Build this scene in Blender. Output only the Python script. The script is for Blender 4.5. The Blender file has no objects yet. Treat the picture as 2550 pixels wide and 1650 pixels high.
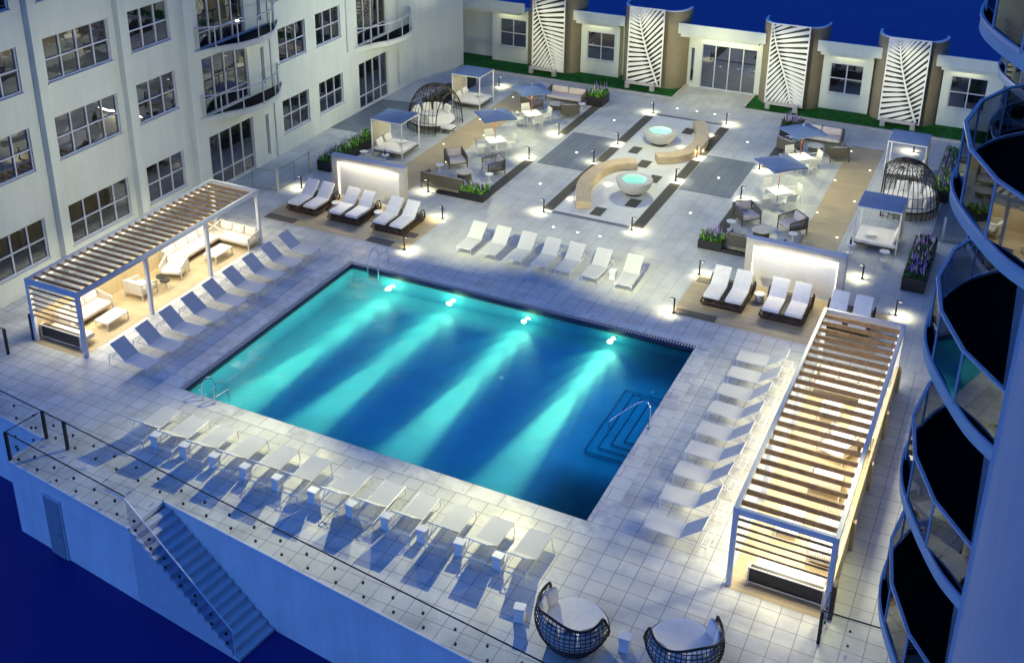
import bpy, math, random
from mathutils import Vector, Matrix
random.seed(7)
PI = math.pi
R = math.radians
S = bpy.context.scene
COL = S.collection

# ---------------------------------------------------------------- camera
cam = bpy.data.cameras.new("camera")
cam.sensor_width = 36.0
cam.lens = 2796.1 / 2550 * 36.0
cam.shift_x = (1275 - 1198.9) / 2550
cam.shift_y = (444.8 - 825) / 2550
cam.clip_start = 0.1
cam.clip_end = 6000
camo = bpy.data.objects.new("camera", cam)
COL.objects.link(camo)
camo.location = (25.2157, -25.9264, 22.9)
camo.rotation_euler = (R(90) - 0.4000, 0, 0.4690)
S.camera = camo

# ---------------------------------------------------------------- world, exposure
SKY_STRENGTH = 0.15
w = bpy.data.worlds.new("World")
S.world = w
w.use_nodes = True
nt = w.node_tree
bg = nt.nodes["Background"]
sky = nt.nodes.new("ShaderNodeTexSky")
sky.sky_type = 'NISHITA'
sky.sun_disc = False
sky.sun_elevation = R(-8.0)
sky.sun_rotation = R(200)
sky.air_density = 1.0
sky.dust_density = 0.2
sky.ozone_density = 6.0
mixw = nt.nodes.new("ShaderNodeMix")
mixw.data_type = 'RGBA'
mixw.blend_type = 'ADD'
mixw.inputs[0].default_value = 1.0
nt.links.new(sky.outputs[0], mixw.inputs[6])
mixw.inputs[7].default_value = (0.12, 0.86, 4.1, 1)      # deep blue dusk air above the faint twilight band
nt.links.new(mixw.outputs[2], bg.inputs[0])
bg.inputs[1].default_value = SKY_STRENGTH
sun = bpy.data.lights.new("sun", 'SUN')
sun.energy = 0.75
sun.angle = R(30)
sun.color = (0.17, 0.38, 1.0)
suno = bpy.data.objects.new("sun", sun)
suno.rotation_euler = (R(74), 0, R(-22))
COL.objects.link(suno)
S.view_settings.view_transform = 'Standard'
S.view_settings.look = 'None'
S.view_settings.exposure = 0.0
S.view_settings.gamma = 1.0
S.render.engine = 'CYCLES'
S.cycles.use_denoising = True
S.cycles.max_bounces = 6
S.cycles.diffuse_bounces = 3
S.cycles.glossy_bounces = 3
S.cycles.transmission_bounces = 6
S.cycles.transparent_max_bounces = 16
S.cycles.sample_clamp_indirect = 4.0
S.cycles.caustics_reflective = False
S.cycles.caustics_refractive = False

WARM = (1.0, 0.92, 0.62)
WHITE = (1.0, 0.97, 0.55)

# ---------------------------------------------------------------- materials
def mat(name, col, rough=0.6, metal=0.0, noise=0.0, nscale=3.0, spec=0.5, bump=0.0, bscale=40.0):
    m = bpy.data.materials.new(name)
    m.use_nodes = True
    n = m.node_tree
    b = n.nodes["Principled BSDF"]
    b.inputs["Base Color"].default_value = (*col, 1)
    b.inputs["Roughness"].default_value = rough
    b.inputs["Metallic"].default_value = metal
    b.inputs["Specular IOR Level"].default_value = spec
    if noise or bump:
        tc = n.nodes.new("ShaderNodeTexCoord")
    if noise:
        t = n.nodes.new("ShaderNodeTexNoise")
        t.inputs["Scale"].default_value = nscale
        t.inputs["Detail"].default_value = 5
        n.links.new(tc.outputs["Object"], t.inputs["Vector"])
        mr = n.nodes.new("ShaderNodeMapRange")
        mr.inputs[1].default_value = 0.3
        mr.inputs[2].default_value = 0.7
        mr.inputs[3].default_value = 1 - noise
        mr.inputs[4].default_value = 1 + noise
        n.links.new(t.outputs[0], mr.inputs[0])
        mx = n.nodes.new("ShaderNodeVectorMath")
        mx.operation = 'SCALE'
        mx.inputs[0].default_value = col
        n.links.new(mr.outputs[0], mx.inputs["Scale"])
        n.links.new(mx.outputs[0], b.inputs["Base Color"])
    if bump:
        t2 = n.nodes.new("ShaderNodeTexNoise")
        t2.inputs["Scale"].default_value = bscale
        t2.inputs["Detail"].default_value = 4
        n.links.new(tc.outputs["Object"], t2.inputs["Vector"])
        bp = n.nodes.new("ShaderNodeBump")
        bp.inputs["Strength"].default_value = bump
        bp.inputs["Distance"].default_value = 0.02
        n.links.new(t2.outputs[0], bp.inputs["Height"])
        n.links.new(bp.outputs[0], b.inputs["Normal"])
    return m

def weather(m, amount, scale=(1, 1, 1), nscale=1.0, lo=.42, hi=.62, gloss=0.0):
    """multiply the base colour by soft stains or streaks with a shape of their own"""
    n = m.node_tree; b = n.nodes["Principled BSDF"]
    src = b.inputs["Base Color"].links[0].from_socket
    tc = n.nodes.new("ShaderNodeTexCoord"); mp = n.nodes.new("ShaderNodeMapping")
    mp.inputs["Scale"].default_value = scale
    n.links.new(tc.outputs["Object"], mp.inputs["Vector"])
    t = n.nodes.new("ShaderNodeTexNoise"); t.inputs["Scale"].default_value = nscale; t.inputs["Detail"].default_value = 9; t.inputs["Roughness"].default_value = .7
    n.links.new(mp.outputs[0], t.inputs["Vector"])
    mr = n.nodes.new("ShaderNodeMapRange"); mr.inputs[1].default_value = lo; mr.inputs[2].default_value = hi
    mr.inputs[3].default_value = 1 - amount; mr.inputs[4].default_value = 1.0
    n.links.new(t.outputs[0], mr.inputs[0])
    vm = n.nodes.new("ShaderNodeVectorMath"); vm.operation = 'SCALE'
    n.links.new(src, vm.inputs[0]); n.links.new(mr.outputs[0], vm.inputs["Scale"])
    n.links.new(vm.outputs[0], b.inputs["Base Color"])
    if gloss:
        rs = b.inputs["Roughness"].links[0].from_socket if b.inputs["Roughness"].links else None
        if rs is not None:
            mm = n.nodes.new("ShaderNodeMath"); mm.operation = 'MULTIPLY'
            m2 = n.nodes.new("ShaderNodeMapRange"); m2.inputs[1].default_value = lo; m2.inputs[2].default_value = hi
            m2.inputs[3].default_value = 1 - gloss; m2.inputs[4].default_value = 1.0
            n.links.new(t.outputs[0], m2.inputs[0])
            n.links.new(rs, mm.inputs[0]); n.links.new(m2.outputs[0], mm.inputs[1]); n.links.new(mm.outputs[0], b.inputs["Roughness"])

def emis(name, col, strength):
    m = bpy.data.materials.new(name)
    m.use_nodes = True
    b = m.node_tree.nodes["Principled BSDF"]
    b.inputs["Base Color"].default_value = (0.9, 0.9, 0.9, 1)
    b.inputs["Emission Color"].default_value = (*col, 1)
    b.inputs["Emission Strength"].default_value = strength
    return m

def tiles(name, c1, c2, mortar, w, h, ox, oy, msize, offset=0.0, rough=0.55, dirt=0.10, vert=False):
    m = bpy.data.materials.new(name)
    m.use_nodes = True
    n = m.node_tree
    b = n.nodes["Principled BSDF"]
    tc = n.nodes.new("ShaderNodeTexCoord")
    mp = n.nodes.new("ShaderNodeMapping")
    mp.inputs["Location"].default_value = (-ox, -oy, 0)
    if vert:
        mp.inputs["Rotation"].default_value = (0, 0, R(90))
    n.links.new(tc.outputs["Object"], mp.inputs["Vector"])
    br = n.nodes.new("ShaderNodeTexBrick")
    br.offset = offset
    br.inputs["Scale"].default_value = 1
    br.inputs["Color1"].default_value = (*c1, 1)
    br.inputs["Color2"].default_value = (*c2, 1)
    br.inputs["Mortar"].default_value = (*mortar, 1)
    br.inputs["Mortar Size"].default_value = msize
    br.inputs["Mortar Smooth"].default_value = 0.25
    br.inputs["Brick Width"].default_value = w
    br.inputs["Row Height"].default_value = h
    n.links.new(mp.outputs[0], br.inputs["Vector"])
    ns = n.nodes.new("ShaderNodeTexNoise")
    ns.inputs["Scale"].default_value = 0.7
    ns.inputs["Detail"].default_value = 8
    ns.inputs["Roughness"].default_value = 0.65
    n.links.new(tc.outputs["Object"], ns.inputs["Vector"])
    mr = n.nodes.new("ShaderNodeMapRange")
    mr.inputs[1].default_value = 0.3
    mr.inputs[2].default_value = 0.7
    mr.inputs[3].default_value = 1 - dirt
    mr.inputs[4].default_value = 1 + dirt * 0.6
    n.links.new(ns.outputs[0], mr.inputs[0])
    vm = n.nodes.new("ShaderNodeVectorMath")
    vm.operation = 'SCALE'
    n.links.new(br.outputs["Color"], vm.inputs[0])
    n.links.new(mr.outputs[0], vm.inputs["Scale"])
    n.links.new(vm.outputs[0], b.inputs["Base Color"])
    n2 = n.nodes.new("ShaderNodeTexNoise")
    n2.inputs["Scale"].default_value = 2.2
    n2.inputs["Detail"].default_value = 6
    n.links.new(tc.outputs["Object"], n2.inputs["Vector"])
    m2 = n.nodes.new("ShaderNodeMapRange")
    m2.inputs[3].default_value = rough - 0.12
    m2.inputs[4].default_value = rough + 0.15
    n.links.new(n2.outputs[0], m2.inputs[0])
    n.links.new(m2.outputs[0], b.inputs["Roughness"])
    bp = n.nodes.new("ShaderNodeBump")
    bp.inputs["Strength"].default_value = 0.35
    bp.inputs["Distance"].default_value = 0.01
    bp.invert = True
    n.links.new(br.outputs["Fac"], bp.inputs["Height"])
    n.links.new(bp.outputs[0], b.inputs["Normal"])
    return m

def glassy(name, tint, gloss, rough=0.02, gcol=(1, 1, 1), bump=0.0, top=1.0):
    """thin clear sheet: transparent with a fresnel-weighted mirror"""
    m = bpy.data.materials.new(name)
    m.use_nodes = True
    n = m.node_tree
    n.nodes.remove(n.nodes["Principled BSDF"])
    out = n.nodes["Material Output"]
    tr = n.nodes.new("ShaderNodeBsdfTransparent")
    tr.inputs[0].default_value = (*tint, 1)
    gl = n.nodes.new("ShaderNodeBsdfGlossy")
    gl.inputs["Color"].default_value = (*gcol, 1)
    gl.inputs["Roughness"].default_value = rough
    fr = n.nodes.new("ShaderNodeFresnel")
    fr.inputs[0].default_value = 1.33
    mu = n.nodes.new("ShaderNodeMath")
    mu.operation = 'MULTIPLY_ADD'
    mu.inputs[1].default_value = gloss
    mu.inputs[2].default_value = gloss * 0.01
    mu.use_clamp = True
    n.links.new(fr.outputs[0], mu.inputs[0])
    mx = n.nodes.new("ShaderNodeMixShader")
    mn = n.nodes.new("ShaderNodeMath")
    mn.operation = 'MINIMUM'
    mn.inputs[1].default_value = top
    n.links.new(mu.outputs[0], mn.inputs[0])
    n.links.new(mn.outputs[0], mx.inputs[0])
    n.links.new(tr.outputs[0], mx.inputs[1])
    n.links.new(gl.outputs[0], mx.inputs[2])
    n.links.new(mx.outputs[0], out.inputs[0])
    if bump:
        tc = n.nodes.new("ShaderNodeTexCoord")
        t = n.nodes.new("ShaderNodeTexNoise")
        t.inputs["Scale"].default_value = 2.6
        t.inputs["Detail"].default_value = 5
        t.inputs["Distortion"].default_value = 0.6
        n.links.new(tc.outputs["Object"], t.inputs["Vector"])
        bp = n.nodes.new("ShaderNodeBump")
        bp.inputs["Strength"].default_value = bump
        bp.inputs["Distance"].default_value = 0.05
        n.links.new(t.outputs[0], bp.inputs["Height"])
        n.links.new(bp.outputs[0], gl.inputs["Normal"])
        n.links.new(bp.outputs[0], fr.inputs["Normal"])
    return m

M = dict(
    deck=tiles('deck_tile', (.68, .68, .615), (.61, .61, .555), (.30, .30, .30), .5725, .5725, 16.65, -1.12, .014, dirt=.15),
    deck_far=tiles('plank_tile', (.63, .64, .58), (.57, .58, .53), (.38, .39, .38), 2.2, .5725, 3.1, 0.2, .010, .37, vert=True, dirt=.15),
    coping=tiles('coping_tile', (.77, .76, .68), (.73, .72, .64), (.36, .35, .34), 1.15, .62, 0.3, 0.0, .013, .5),
    grey_tile=tiles('grey_paver', (.20, .225, .245), (.17, .195, .215), (.09, .10, .11), 2.2, .5725, 0, 0, .012, .5, vert=True),
    band=mat('dark_band_paver', (.16, .18, .21), .7, noise=.15, nscale=4),
    plaza=tiles('plaza_light_tile', (.76, .76, .68), (.73, .73, .65), (.5, .5, .5), 1.15, 1.15, 0, 0, .008, dirt=.06),
    pebble=mat('dark_pebble', (.105, .10, .072), .95, noise=.45, nscale=38, bump=.9, bscale=60),
    wood=tiles('wood_boards', (.42, .31, .17), (.36, .26, .14), (.16, .11, .06), 2.2, .14, 0, 0, .008, .45, rough=.5, dirt=.16),
    rug=tiles('pale_boards', (.56, .44, .25), (.50, .39, .22), (.30, .23, .13), 3.0, .16, 0, 0, .006, .4, rough=.55, dirt=.12),
    slat_wood=mat('louvre_wood', (.30, .185, .085), .55, noise=.3, nscale=5),
    blue_paint=mat('grey_white_paint', (.56, .58, .62), .45, noise=.05),
    white=mat('white_paint', (.80, .79, .76), .45, noise=.04, nscale=6),
    whitem=mat('white_metal', (.80, .79, .76), .35, noise=.03),
    sling=mat('white_sling_mesh', (.76, .76, .73), .8, noise=.05, nscale=60, bump=.25, bscale=160),
    cushion=mat('white_cushion', (.80, .78, .74), .9, noise=.05, nscale=5, bump=.3, bscale=12),
    pinkcush=mat('beige_cushion', (.66, .57, .51), .9, noise=.07, nscale=6, bump=.3, bscale=12),
    ropes=mat('taupe_rope', (.12, .105, .08), .85, noise=.25, nscale=30),
    ropelight=mat('pale_rope', (.62, .57, .47), .85, noise=.2, nscale=30),
    wicker=mat('dark_wicker', (.030, .020, .016), .55, noise=.4, nscale=30),
    bwicker=mat('brown_wicker', (.085, .048, .03), .6, noise=.5, nscale=30),
    black=mat('black_box', (.018, .016, .016), .45, noise=.3, nscale=9),
    soil=mat('potting_soil', (.05, .035, .025), .95, noise=.4, nscale=25),
    facade=mat('stucco_facade', (.66, .70, .63), .85, noise=.035, nscale=.6, bump=.12, bscale=30),
    facade_r=mat('tower_stucco', (.60, .62, .64), .85, noise=.035, nscale=.6, bump=.12, bscale=30),
    pier=mat('tan_stucco', (.24, .20, .135), .9, noise=.07, nscale=1.2, bump=.2, bscale=30),
    frame=mat('window_frame', (.55, .57, .60), .4),
    dframe=mat('dark_frame', (.05, .055, .075), .4),
    rail=mat('dark_rail', (.028, .03, .035), .35, metal=.6),
    brail=mat('balcony_rail', (.50, .53, .60), .35),
    steel=mat('polished_steel', (.75, .74, .74), .18, metal=1.0),
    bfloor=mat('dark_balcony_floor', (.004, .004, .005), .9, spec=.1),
    navy=tiles('navy_waterline', (.012, .02, .10), (.018, .03, .13), (.03, .04, .1), .05, .05, 0, 0, .004),
    poolmat=mat('pool_plaster', (.055, .38, .60), .6, noise=.10, nscale=1.1),
    grate=mat('pale_grating', (.62, .60, .56), .5),
    channel=mat('drain_channel', (.01, .012, .03), .6),
    grass=mat('artificial_turf', (.006, .17, .010), .9, noise=.35, nscale=50, bump=.9, bscale=120),
    curb=mat('concrete_curb', (.56, .52, .46), .85, noise=.08),
    bench=mat('travertine_bench', (.62, .47, .28), .6, noise=.12, nscale=2.5),
    bowl=mat('cast_stone', (.60, .57, .50), .7, noise=.09, nscale=5),
    wall=mat('lower_wall', (.80, .80, .78), .85, noise=.06, nscale=.9, bump=.1),
    wallcap=mat('wall_cap', (.70, .72, .74), .7),
    door=mat('service_door', (.30, .32, .36), .5, noise=.04),
    stair=mat('stair_concrete', (.55, .57, .60), .8, noise=.06),
    canopy=mat('canopy_cloth', (.22, .30, .44), .8, noise=.05, nscale=9, bump=.2, bscale=60),
    umbrella=mat('umbrella_cloth', (.15, .22, .38), .85, noise=.06, nscale=8, bump=.15, bscale=50),
    leaf=mat('leaf', (.055, .16, .02), .6, noise=.5, nscale=7),
    leafl=mat('variegated_leaf', (.22, .50, .07), .6, noise=.4, nscale=9),
    dleaf=mat('dark_leaf', (.022, .045, .018), .6, noise=.5, nscale=7),
    bloom=mat('purple_bloom', (.40, .24, .62), .7, noise=.25, nscale=12),
    bloomw=mat('white_bloom', (.75, .73, .78), .7),
    roof=mat('roof_membrane', (.10, .14, .2), .8, noise=.1),
    intw=mat('interior_dark', (.03, .028, .025), .8),
    bottle=mat('navy_glass_bottle', (.02, .02, .16), .15),
    red=mat('umbrella_pole_red', (.42, .10, .06), .4),
    dot=emis('deck_led', (1.0, .97, .88), 3.5),
    dotw=emis('deck_led_warm', (1.0, .86, .55), 3.0),
    led=emis('led_strip', (1.0, .90, .66), 2.2),
    ledhot=emis('led_louvre_strip', (1.0, .84, .58), 1.6),
    lens=emis('bollard_lens', (1.0, .93, .75), 8.0),
    poolens=emis('pool_lamp_lens', (.75, 1.0, .9), 10.0),
)
weather(M['deck'], .16, nscale=.35, lo=.40, hi=.52, gloss=.35)
weather(M['deck_far'], .16, nscale=.4, lo=.40, hi=.52, gloss=.3)
weather(M['coping'], .20, nscale=.9, lo=.44, hi=.52, gloss=.5)
weather(M['facade'], .07, (1, 1, .10), 1.6, .38, .58)
weather(M['facade_r'], .04, (1, 1, .10), 1.6, .38, .58)
weather(M['wall'], .10, (1, 1, .12), 1.4, .38, .58)
weather(M['grass'], .45, nscale=1.8, lo=.40, hi=.60)
M['glass'] = glassy('clear_glass', (.93, .95, .95), .45)
M['railglass'] = glassy('tinted_balcony_glass', (.22, .26, .32), 2.6, gcol=(.9, .95, 1), top=.22)
def pool_water():
    m = bpy.data.materials.new('pool_water')
    m.use_nodes = True
    n = m.node_tree
    n.nodes.remove(n.nodes["Principled BSDF"])
    out = n.nodes["Material Output"]
    tr = n.nodes.new("ShaderNodeBsdfRefraction"); tr.inputs[0].default_value = (.86, .97, 1, 1); tr.inputs["Roughness"].default_value = 0; tr.inputs["IOR"].default_value = 1.33
    gl = n.nodes.new("ShaderNodeBsdfGlossy"); gl.inputs["Roughness"].default_value = .03
    fr = n.nodes.new("ShaderNodeFresnel"); fr.inputs[0].default_value = 1.33
    mx = n.nodes.new("ShaderNodeMixShader")
    n.links.new(fr.outputs[0], mx.inputs[0]); n.links.new(tr.outputs[0], mx.inputs[1]); n.links.new(gl.outputs[0], mx.inputs[2])
    n.links.new(mx.outputs[0], out.inputs[0])
    tc = n.nodes.new("ShaderNodeTexCoord")
    t = n.nodes.new("ShaderNodeTexNoise"); t.inputs["Scale"].default_value = 1.5; t.inputs["Detail"].default_value = 6; t.inputs["Roughness"].default_value = .6; t.inputs["Distortion"].default_value = 1.2
    n.links.new(tc.outputs["Object"], t.inputs["Vector"])
    bp = n.nodes.new("ShaderNodeBump"); bp.inputs["Strength"].default_value = .8; bp.inputs["Distance"].default_value = .05
    n.links.new(t.outputs[0], bp.inputs["Height"])
    for q in (tr, gl, fr): n.links.new(bp.outputs[0], q.inputs["Normal"])
    return m
M['water'] = pool_water()
M['bowlwater'] = glassy('bowl_water', (.75, .98, .95), .8, rough=.04, bump=.3)

def window_glass(nm='mirror_window_glass', ior=2.4):
    m = bpy.data.materials.new(nm)
    m.use_nodes = True
    b = m.node_tree.nodes["Principled BSDF"]
    b.inputs["Base Color"].default_value = (.006, .007, .010, 1)
    b.inputs["Roughness"].default_value = .015
    b.inputs["IOR"].default_value = ior
    b.inputs["Specular IOR Level"].default_value = .6
    n = m.node_tree
    tc = n.nodes.new("ShaderNodeTexCoord")
    t = n.nodes.new("ShaderNodeTexNoise")
    t.inputs["Scale"].default_value = .9
    n.links.new(tc.outputs["Object"], t.inputs["Vector"])
    bp = n.nodes.new("ShaderNodeBump")
    bp.inputs["Strength"].default_value = .14
    bp.inputs["Distance"].default_value = .02
    n.links.new(t.outputs[0], bp.inputs["Height"])
    n.links.new(bp.outputs[0], b.inputs["Normal"])
    return m
def translucent(m, k):
    n = m.node_tree; b = n.nodes["Principled BSDF"]; out = n.nodes["Material Output"]
    tr = n.nodes.new("ShaderNodeBsdfTranslucent"); tr.inputs[0].default_value = (.75, .75, .70, 1)
    mx = n.nodes.new("ShaderNodeMixShader"); mx.inputs[0].default_value = k
    n.links.new(b.outputs[0], mx.inputs[1]); n.links.new(tr.outputs[0], mx.inputs[2]); n.links.new(mx.outputs[0], out.inputs[0])
translucent(M['sling'], .30)
M['window'] = window_glass()
M['window_dim'] = window_glass('dim_window_glass', 1.5)

def sea_mat():
    m = bpy.data.materials.new('dusk_sea')
    m.use_nodes = True
    n = m.node_tree
    b = n.nodes["Principled BSDF"]
    b.inputs["Base Color"].default_value = (.0002, .0025, .15, 1)
    b.inputs["Roughness"].default_value = .45
    b.inputs["Specular IOR Level"].default_value = .5
    tc = n.nodes.new("ShaderNodeTexCoord")
    t = n.nodes.new("ShaderNodeTexNoise")
    t.inputs["Scale"].default_value = .12
    t.inputs["Detail"].default_value = 8
    n.links.new(tc.outputs["Object"], t.inputs["Vector"])
    bp = n.nodes.new("ShaderNodeBump")
    bp.inputs["Strength"].default_value = .3
    bp.inputs["Distance"].default_value = .6
    n.links.new(t.outputs[0], bp.inputs["Height"])
    n.links.new(bp.outputs[0], b.inputs["Normal"])
    return m
M['sea'] = sea_mat()

# ---------------------------------------------------------------- mesh builder
class MB:
    def __init__(s):
        s.v = []; s.f = []
    def add(s, vs, fs):
        o = len(s.v)
        s.v += [tuple(p) for p in vs]
        s.f += [tuple(i + o for i in f) for f in fs]
        return s
    def box(s, x0, x1, y0, y1, z0, z1, tr=None):
        vs = [(x, y, z) for z in (z0, z1) for y in (y0, y1) for x in (x0, x1)]
        if tr is not None:
            vs = [tr @ Vector(p) for p in vs]
        return s.add(vs, [(0, 2, 3, 1), (4, 5, 7, 6), (0, 1, 5, 4), (2, 6, 7, 3), (0, 4, 6, 2), (1, 3, 7, 5)])
    def bbox(s, x0, x1, y0, y1, z0, z1, b=.02, tr=None):
        """box with chamfered vertical and top edges"""
        b = min(b, (x1 - x0) / 2.2, (y1 - y0) / 2.2, (z1 - z0) / 2.2)
        def ring(i, z):
            X0, X1, Y0, Y1 = x0 + i, x1 - i, y0 + i, y1 - i
            c = b
            return [(X0 + c, Y0, z), (X1 - c, Y0, z), (X1, Y0 + c, z), (X1, Y1 - c, z), (X1 - c, Y1, z), (X0 + c, Y1, z), (X0, Y1 - c, z), (X0, Y0 + c, z)]
        rs = [ring(b * .5, z0), ring(0, z0 + b * .6), ring(0, z1 - b), ring(b * .3, z1 - b * .3), ring(b, z1)]
        vs = [p for r in rs for p in r]
        if tr is not None:
            vs = [tr @ Vector(p) for p in vs]
        fs = [tuple(range(7, -1, -1)), tuple(range(32, 40))]
        for k in range(4):
            for i in range(8):
                j = (i + 1) % 8
                fs.append((k * 8 + i, k * 8 + j, k * 8 + 8 + j, k * 8 + 8 + i))
        return s.add(vs, fs)
    def bar(s, p, q, w=.03, h=None, up=(0, 0, 1)):
        p = Vector(p); q = Vector(q); h = h or w
        d = (q - p)
        if d.length < 1e-6: return s
        d.normalize(); u = Vector(up)
        if abs(d.dot(u)) > .98: u = Vector((0, 1, 0))
        r = d.cross(u).normalized(); u = r.cross(d)
        r *= w / 2; u *= h / 2
        vs = [p - r - u, p + r - u, p + r + u, p - r + u, q - r - u, q + r - u, q + r + u, q - r + u]
        return s.add(vs, [(0, 1, 2, 3), (4, 7, 6, 5), (0, 4, 5, 1), (1, 5, 6, 2), (2, 6, 7, 3), (3, 7, 4, 0)])
    def path(s, pts, w=.03, h=None, up=(0, 0, 1)):
        for a, b in zip(pts, pts[1:]): s.bar(a, b, w, h, up)
        return s
    def tube(s, pts, r=.02, n=6, closed=False, taper=None):
        pts = [Vector(p) for p in pts]
        m = len(pts); base = len(s.v); prev = None
        for i, p in enumerate(pts):
            a = pts[i - 1] if (i > 0 or closed) else p
            b = pts[(i + 1) % m] if (i < m - 1 or closed) else p
            d = (b - a).normalized()
            ref = prev if prev is not None else (Vector((0, 0, 1)) if abs(d.z) < .9 else Vector((1, 0, 0)))
            u = (ref - d * ref.dot(d))
            if u.length < 1e-4: u = Vector((1, 0, 0)) - d * d.x
            u.normalize(); prev = u; v = d.cross(u)
            rr = r if taper is None else r * (1 + (taper - 1) * i / (m - 1))
            for k in range(n):
                t = 2 * PI * k / n
                s.v.append(tuple(p + u * math.cos(t) * rr + v * math.sin(t) * rr))
        for i in range(m if closed else m - 1):
            j = (i + 1) % m
            for k in range(n):
                l = (k + 1) % n
                s.f.append((base + i * n + k, base + i * n + l, base + j * n + l, base + j * n + k))
        if not closed:
            s.f.append(tuple(base + k for k in range(n - 1, -1, -1)))
            s.f.append(tuple(base + (m - 1) * n + k for k in range(n)))
        return s
    def lathe(s, prof, n=24, c=(0, 0, 0), cap=True):
        o = len(s.v); m = len(prof)
        for r, z in prof:
            for k in range(n):
                t = 2 * PI * k / n
                s.v.append((c[0] + r * math.cos(t), c[1] + r * math.sin(t), c[2] + z))
        for i in range(m - 1):
            for k in range(n):
                l = (k + 1) % n
                s.f.append((o + i * n + k, o + i * n + l, o + (i + 1) * n + l, o + (i + 1) * n + k))
        if cap:
            s.f.append(tuple(o + k for k in range(n - 1, -1, -1)))
            s.f.append(tuple(o + (m - 1) * n + k for k in range(n)))
        return s
    def prism(s, poly, z0, z1):
        n = len(poly)
        vs = [(x, y, z0) for x, y in poly] + [(x, y, z1) for x, y in poly]
        fs = [tuple(range(n - 1, -1, -1)), tuple(range(n, 2 * n))]
        fs += [(i, (i + 1) % n, n + (i + 1) % n, n + i) for i in range(n)]
        return s.add(vs, fs)
    def build(s, name, m, parent=None, smooth=False, world=False, loc=None):
        off = Vector(parent_world(parent)) if (parent is not None and world) else Vector((0, 0, 0))
        me = bpy.data.meshes.new(name)
        me.from_pydata([tuple(Vector(p) - off) for p in s.v], [], s.f)
        me.validate(); me.update()
        if smooth:
            me.polygons.foreach_set('use_smooth', [True] * len(me.polygons))
        me.materials.append(M[m])
        o = bpy.data.objects.new(name, me)
        COL.objects.link(o)
        if parent is not None: o.parent = parent
        if loc: o.location = loc
        return o

def parent_world(p):
    v = Vector((0, 0, 0))
    while p is not None:
        v += p.location; p = p.parent
    return v

def tag(o, label=None, cat=None, group=None, kind=None):
    if label: o['label'] = label
    if cat: o['category'] = cat
    if group: o['group'] = group
    if kind: o['kind'] = kind
    return o

def thing(name, label, cat, loc=(0, 0, 0), rz=0, group=None):
    o = bpy.data.objects.new(name, None)
    COL.objects.link(o)
    o.empty_display_size = .2
    o.location = loc; o.rotation_euler = (0, 0, rz)
    return tag(o, label, cat, group)

def dup(root, loc, rz=0, label=None, group=None):
    kids = list(root.children)
    r = root.copy(); COL.objects.link(r)
    r.location = loc; r.rotation_euler = (0, 0, rz)
    if label: r['label'] = label
    if group: r['group'] = group
    for ch in kids:
        c = ch.copy(); COL.objects.link(c); c.parent = r
        for g in list(ch.children):
            d = g.copy(); COL.objects.link(d); d.parent = c
    return r

class Kind:
    """first use places the prototype itself, later uses copy it"""
    def __init__(s, make): s.make = make; s.p = None
    def put(s, loc, rz, label, group=None):
        if s.p is None:
            s.p = s.make(); r = s.p
            r.location = loc; r.rotation_euler = (0, 0, rz); r['label'] = label
            if group: r['group'] = group
            return r
        return dup(s.p, loc, rz, label, group or s.p.get('group'))

def struct(name, mb, m, **k):
    return tag(mb.build(name, m, **k), kind='structure')

def lamp(name, kind, loc, energy, col=WHITE, parent=None, size=.1, rot=None, spot=None, blend=.5, target=None, sy=None, world=True):
    L = bpy.data.lights.new(name, kind)
    L.energy = energy; L.color = col
    if kind == 'AREA':
        L.size = size
        if sy: L.shape = 'RECTANGLE'; L.size_y = sy
    else:
        L.shadow_soft_size = size
    if kind == 'SPOT':
        L.spot_size = R(spot); L.spot_blend = blend
    o = bpy.data.objects.new(name, L)
    COL.objects.link(o)
    p = Vector(loc)
    if target is not None:
        o.rotation_euler = (Vector(target) - p).to_track_quat('-Z', 'Y').to_euler()
    elif rot: o.rotation_euler = rot
    if parent is not None:
        o.parent = parent
        if world: p = p - parent_world(parent)
    o.location = p
    return o

ORD = ['first', 'second', 'third', 'fourth', 'fifth', 'sixth', 'seventh', 'eighth', 'ninth', 'tenth', 'eleventh', 'twelfth', 'thirteenth', 'fourteenth']

# ---------------------------------------------------------------- floods over pool and plaza, plus added unseen fill lamps
for x in (3.8, 12.1):
    lamp('flood_or_fill_light', 'SPOT', (x, 2.6, 4.4), 2100, WHITE, size=.05, spot=118, blend=.85, target=(x, -7.0, 1.6))
    lamp('flood_or_fill_light', 'SPOT', (x, 11.3, 4.4), 2000, WHITE, size=.05, spot=118, blend=.85, target=(x, 20.5, 1.6))
lamp('flood_or_fill_light', 'POINT', (7.8, 28.0, 5.2), 950, WHITE, size=.10)
lamp('flood_or_fill_light', 'SPOT', (-1.5, 5.5, 7.5), 1350, (.98, 1, .72), size=.3, spot=125, blend=.8, target=(-10.6, 7.5, 5.5))  # added facade fill, stands in for light bounced off the deck
lamp('flood_or_fill_light', 'SPOT', (-2.5, 26.0, 7.0), 1400, (.93, 1, .84), size=.3, spot=125, blend=.8, target=(-10.6, 26.0, 6.0))  # second added facade fill, farther along the wall
lamp('flood_or_fill_light', 'SPOT', (-6.5, 34.5, 3.2), 300, (1, 1, .86), size=.2, spot=60, blend=.9, target=(-10.3, 36.6, 7.5))
for x, y, tx, ty in ((-8.4, 13.2, -4.0, 6.0), (19.4, 13.0, 20.0, 5.0), (23.6, 3.0, 17.0, -3.5)):  # added fill lamps brightening the side decks, no fixture there
    lamp('flood_or_fill_light', 'SPOT', (x, y, 5.0), 1000 if x > 19 else 380, WHITE, size=.3, spot=120, blend=.9, target=(tx, ty, 0))
for x in (-2.0, 17.6):
    lamp('flood_or_fill_light', 'POINT', (x, 28.5, 4.6), 400, WHITE, size=.12)
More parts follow.
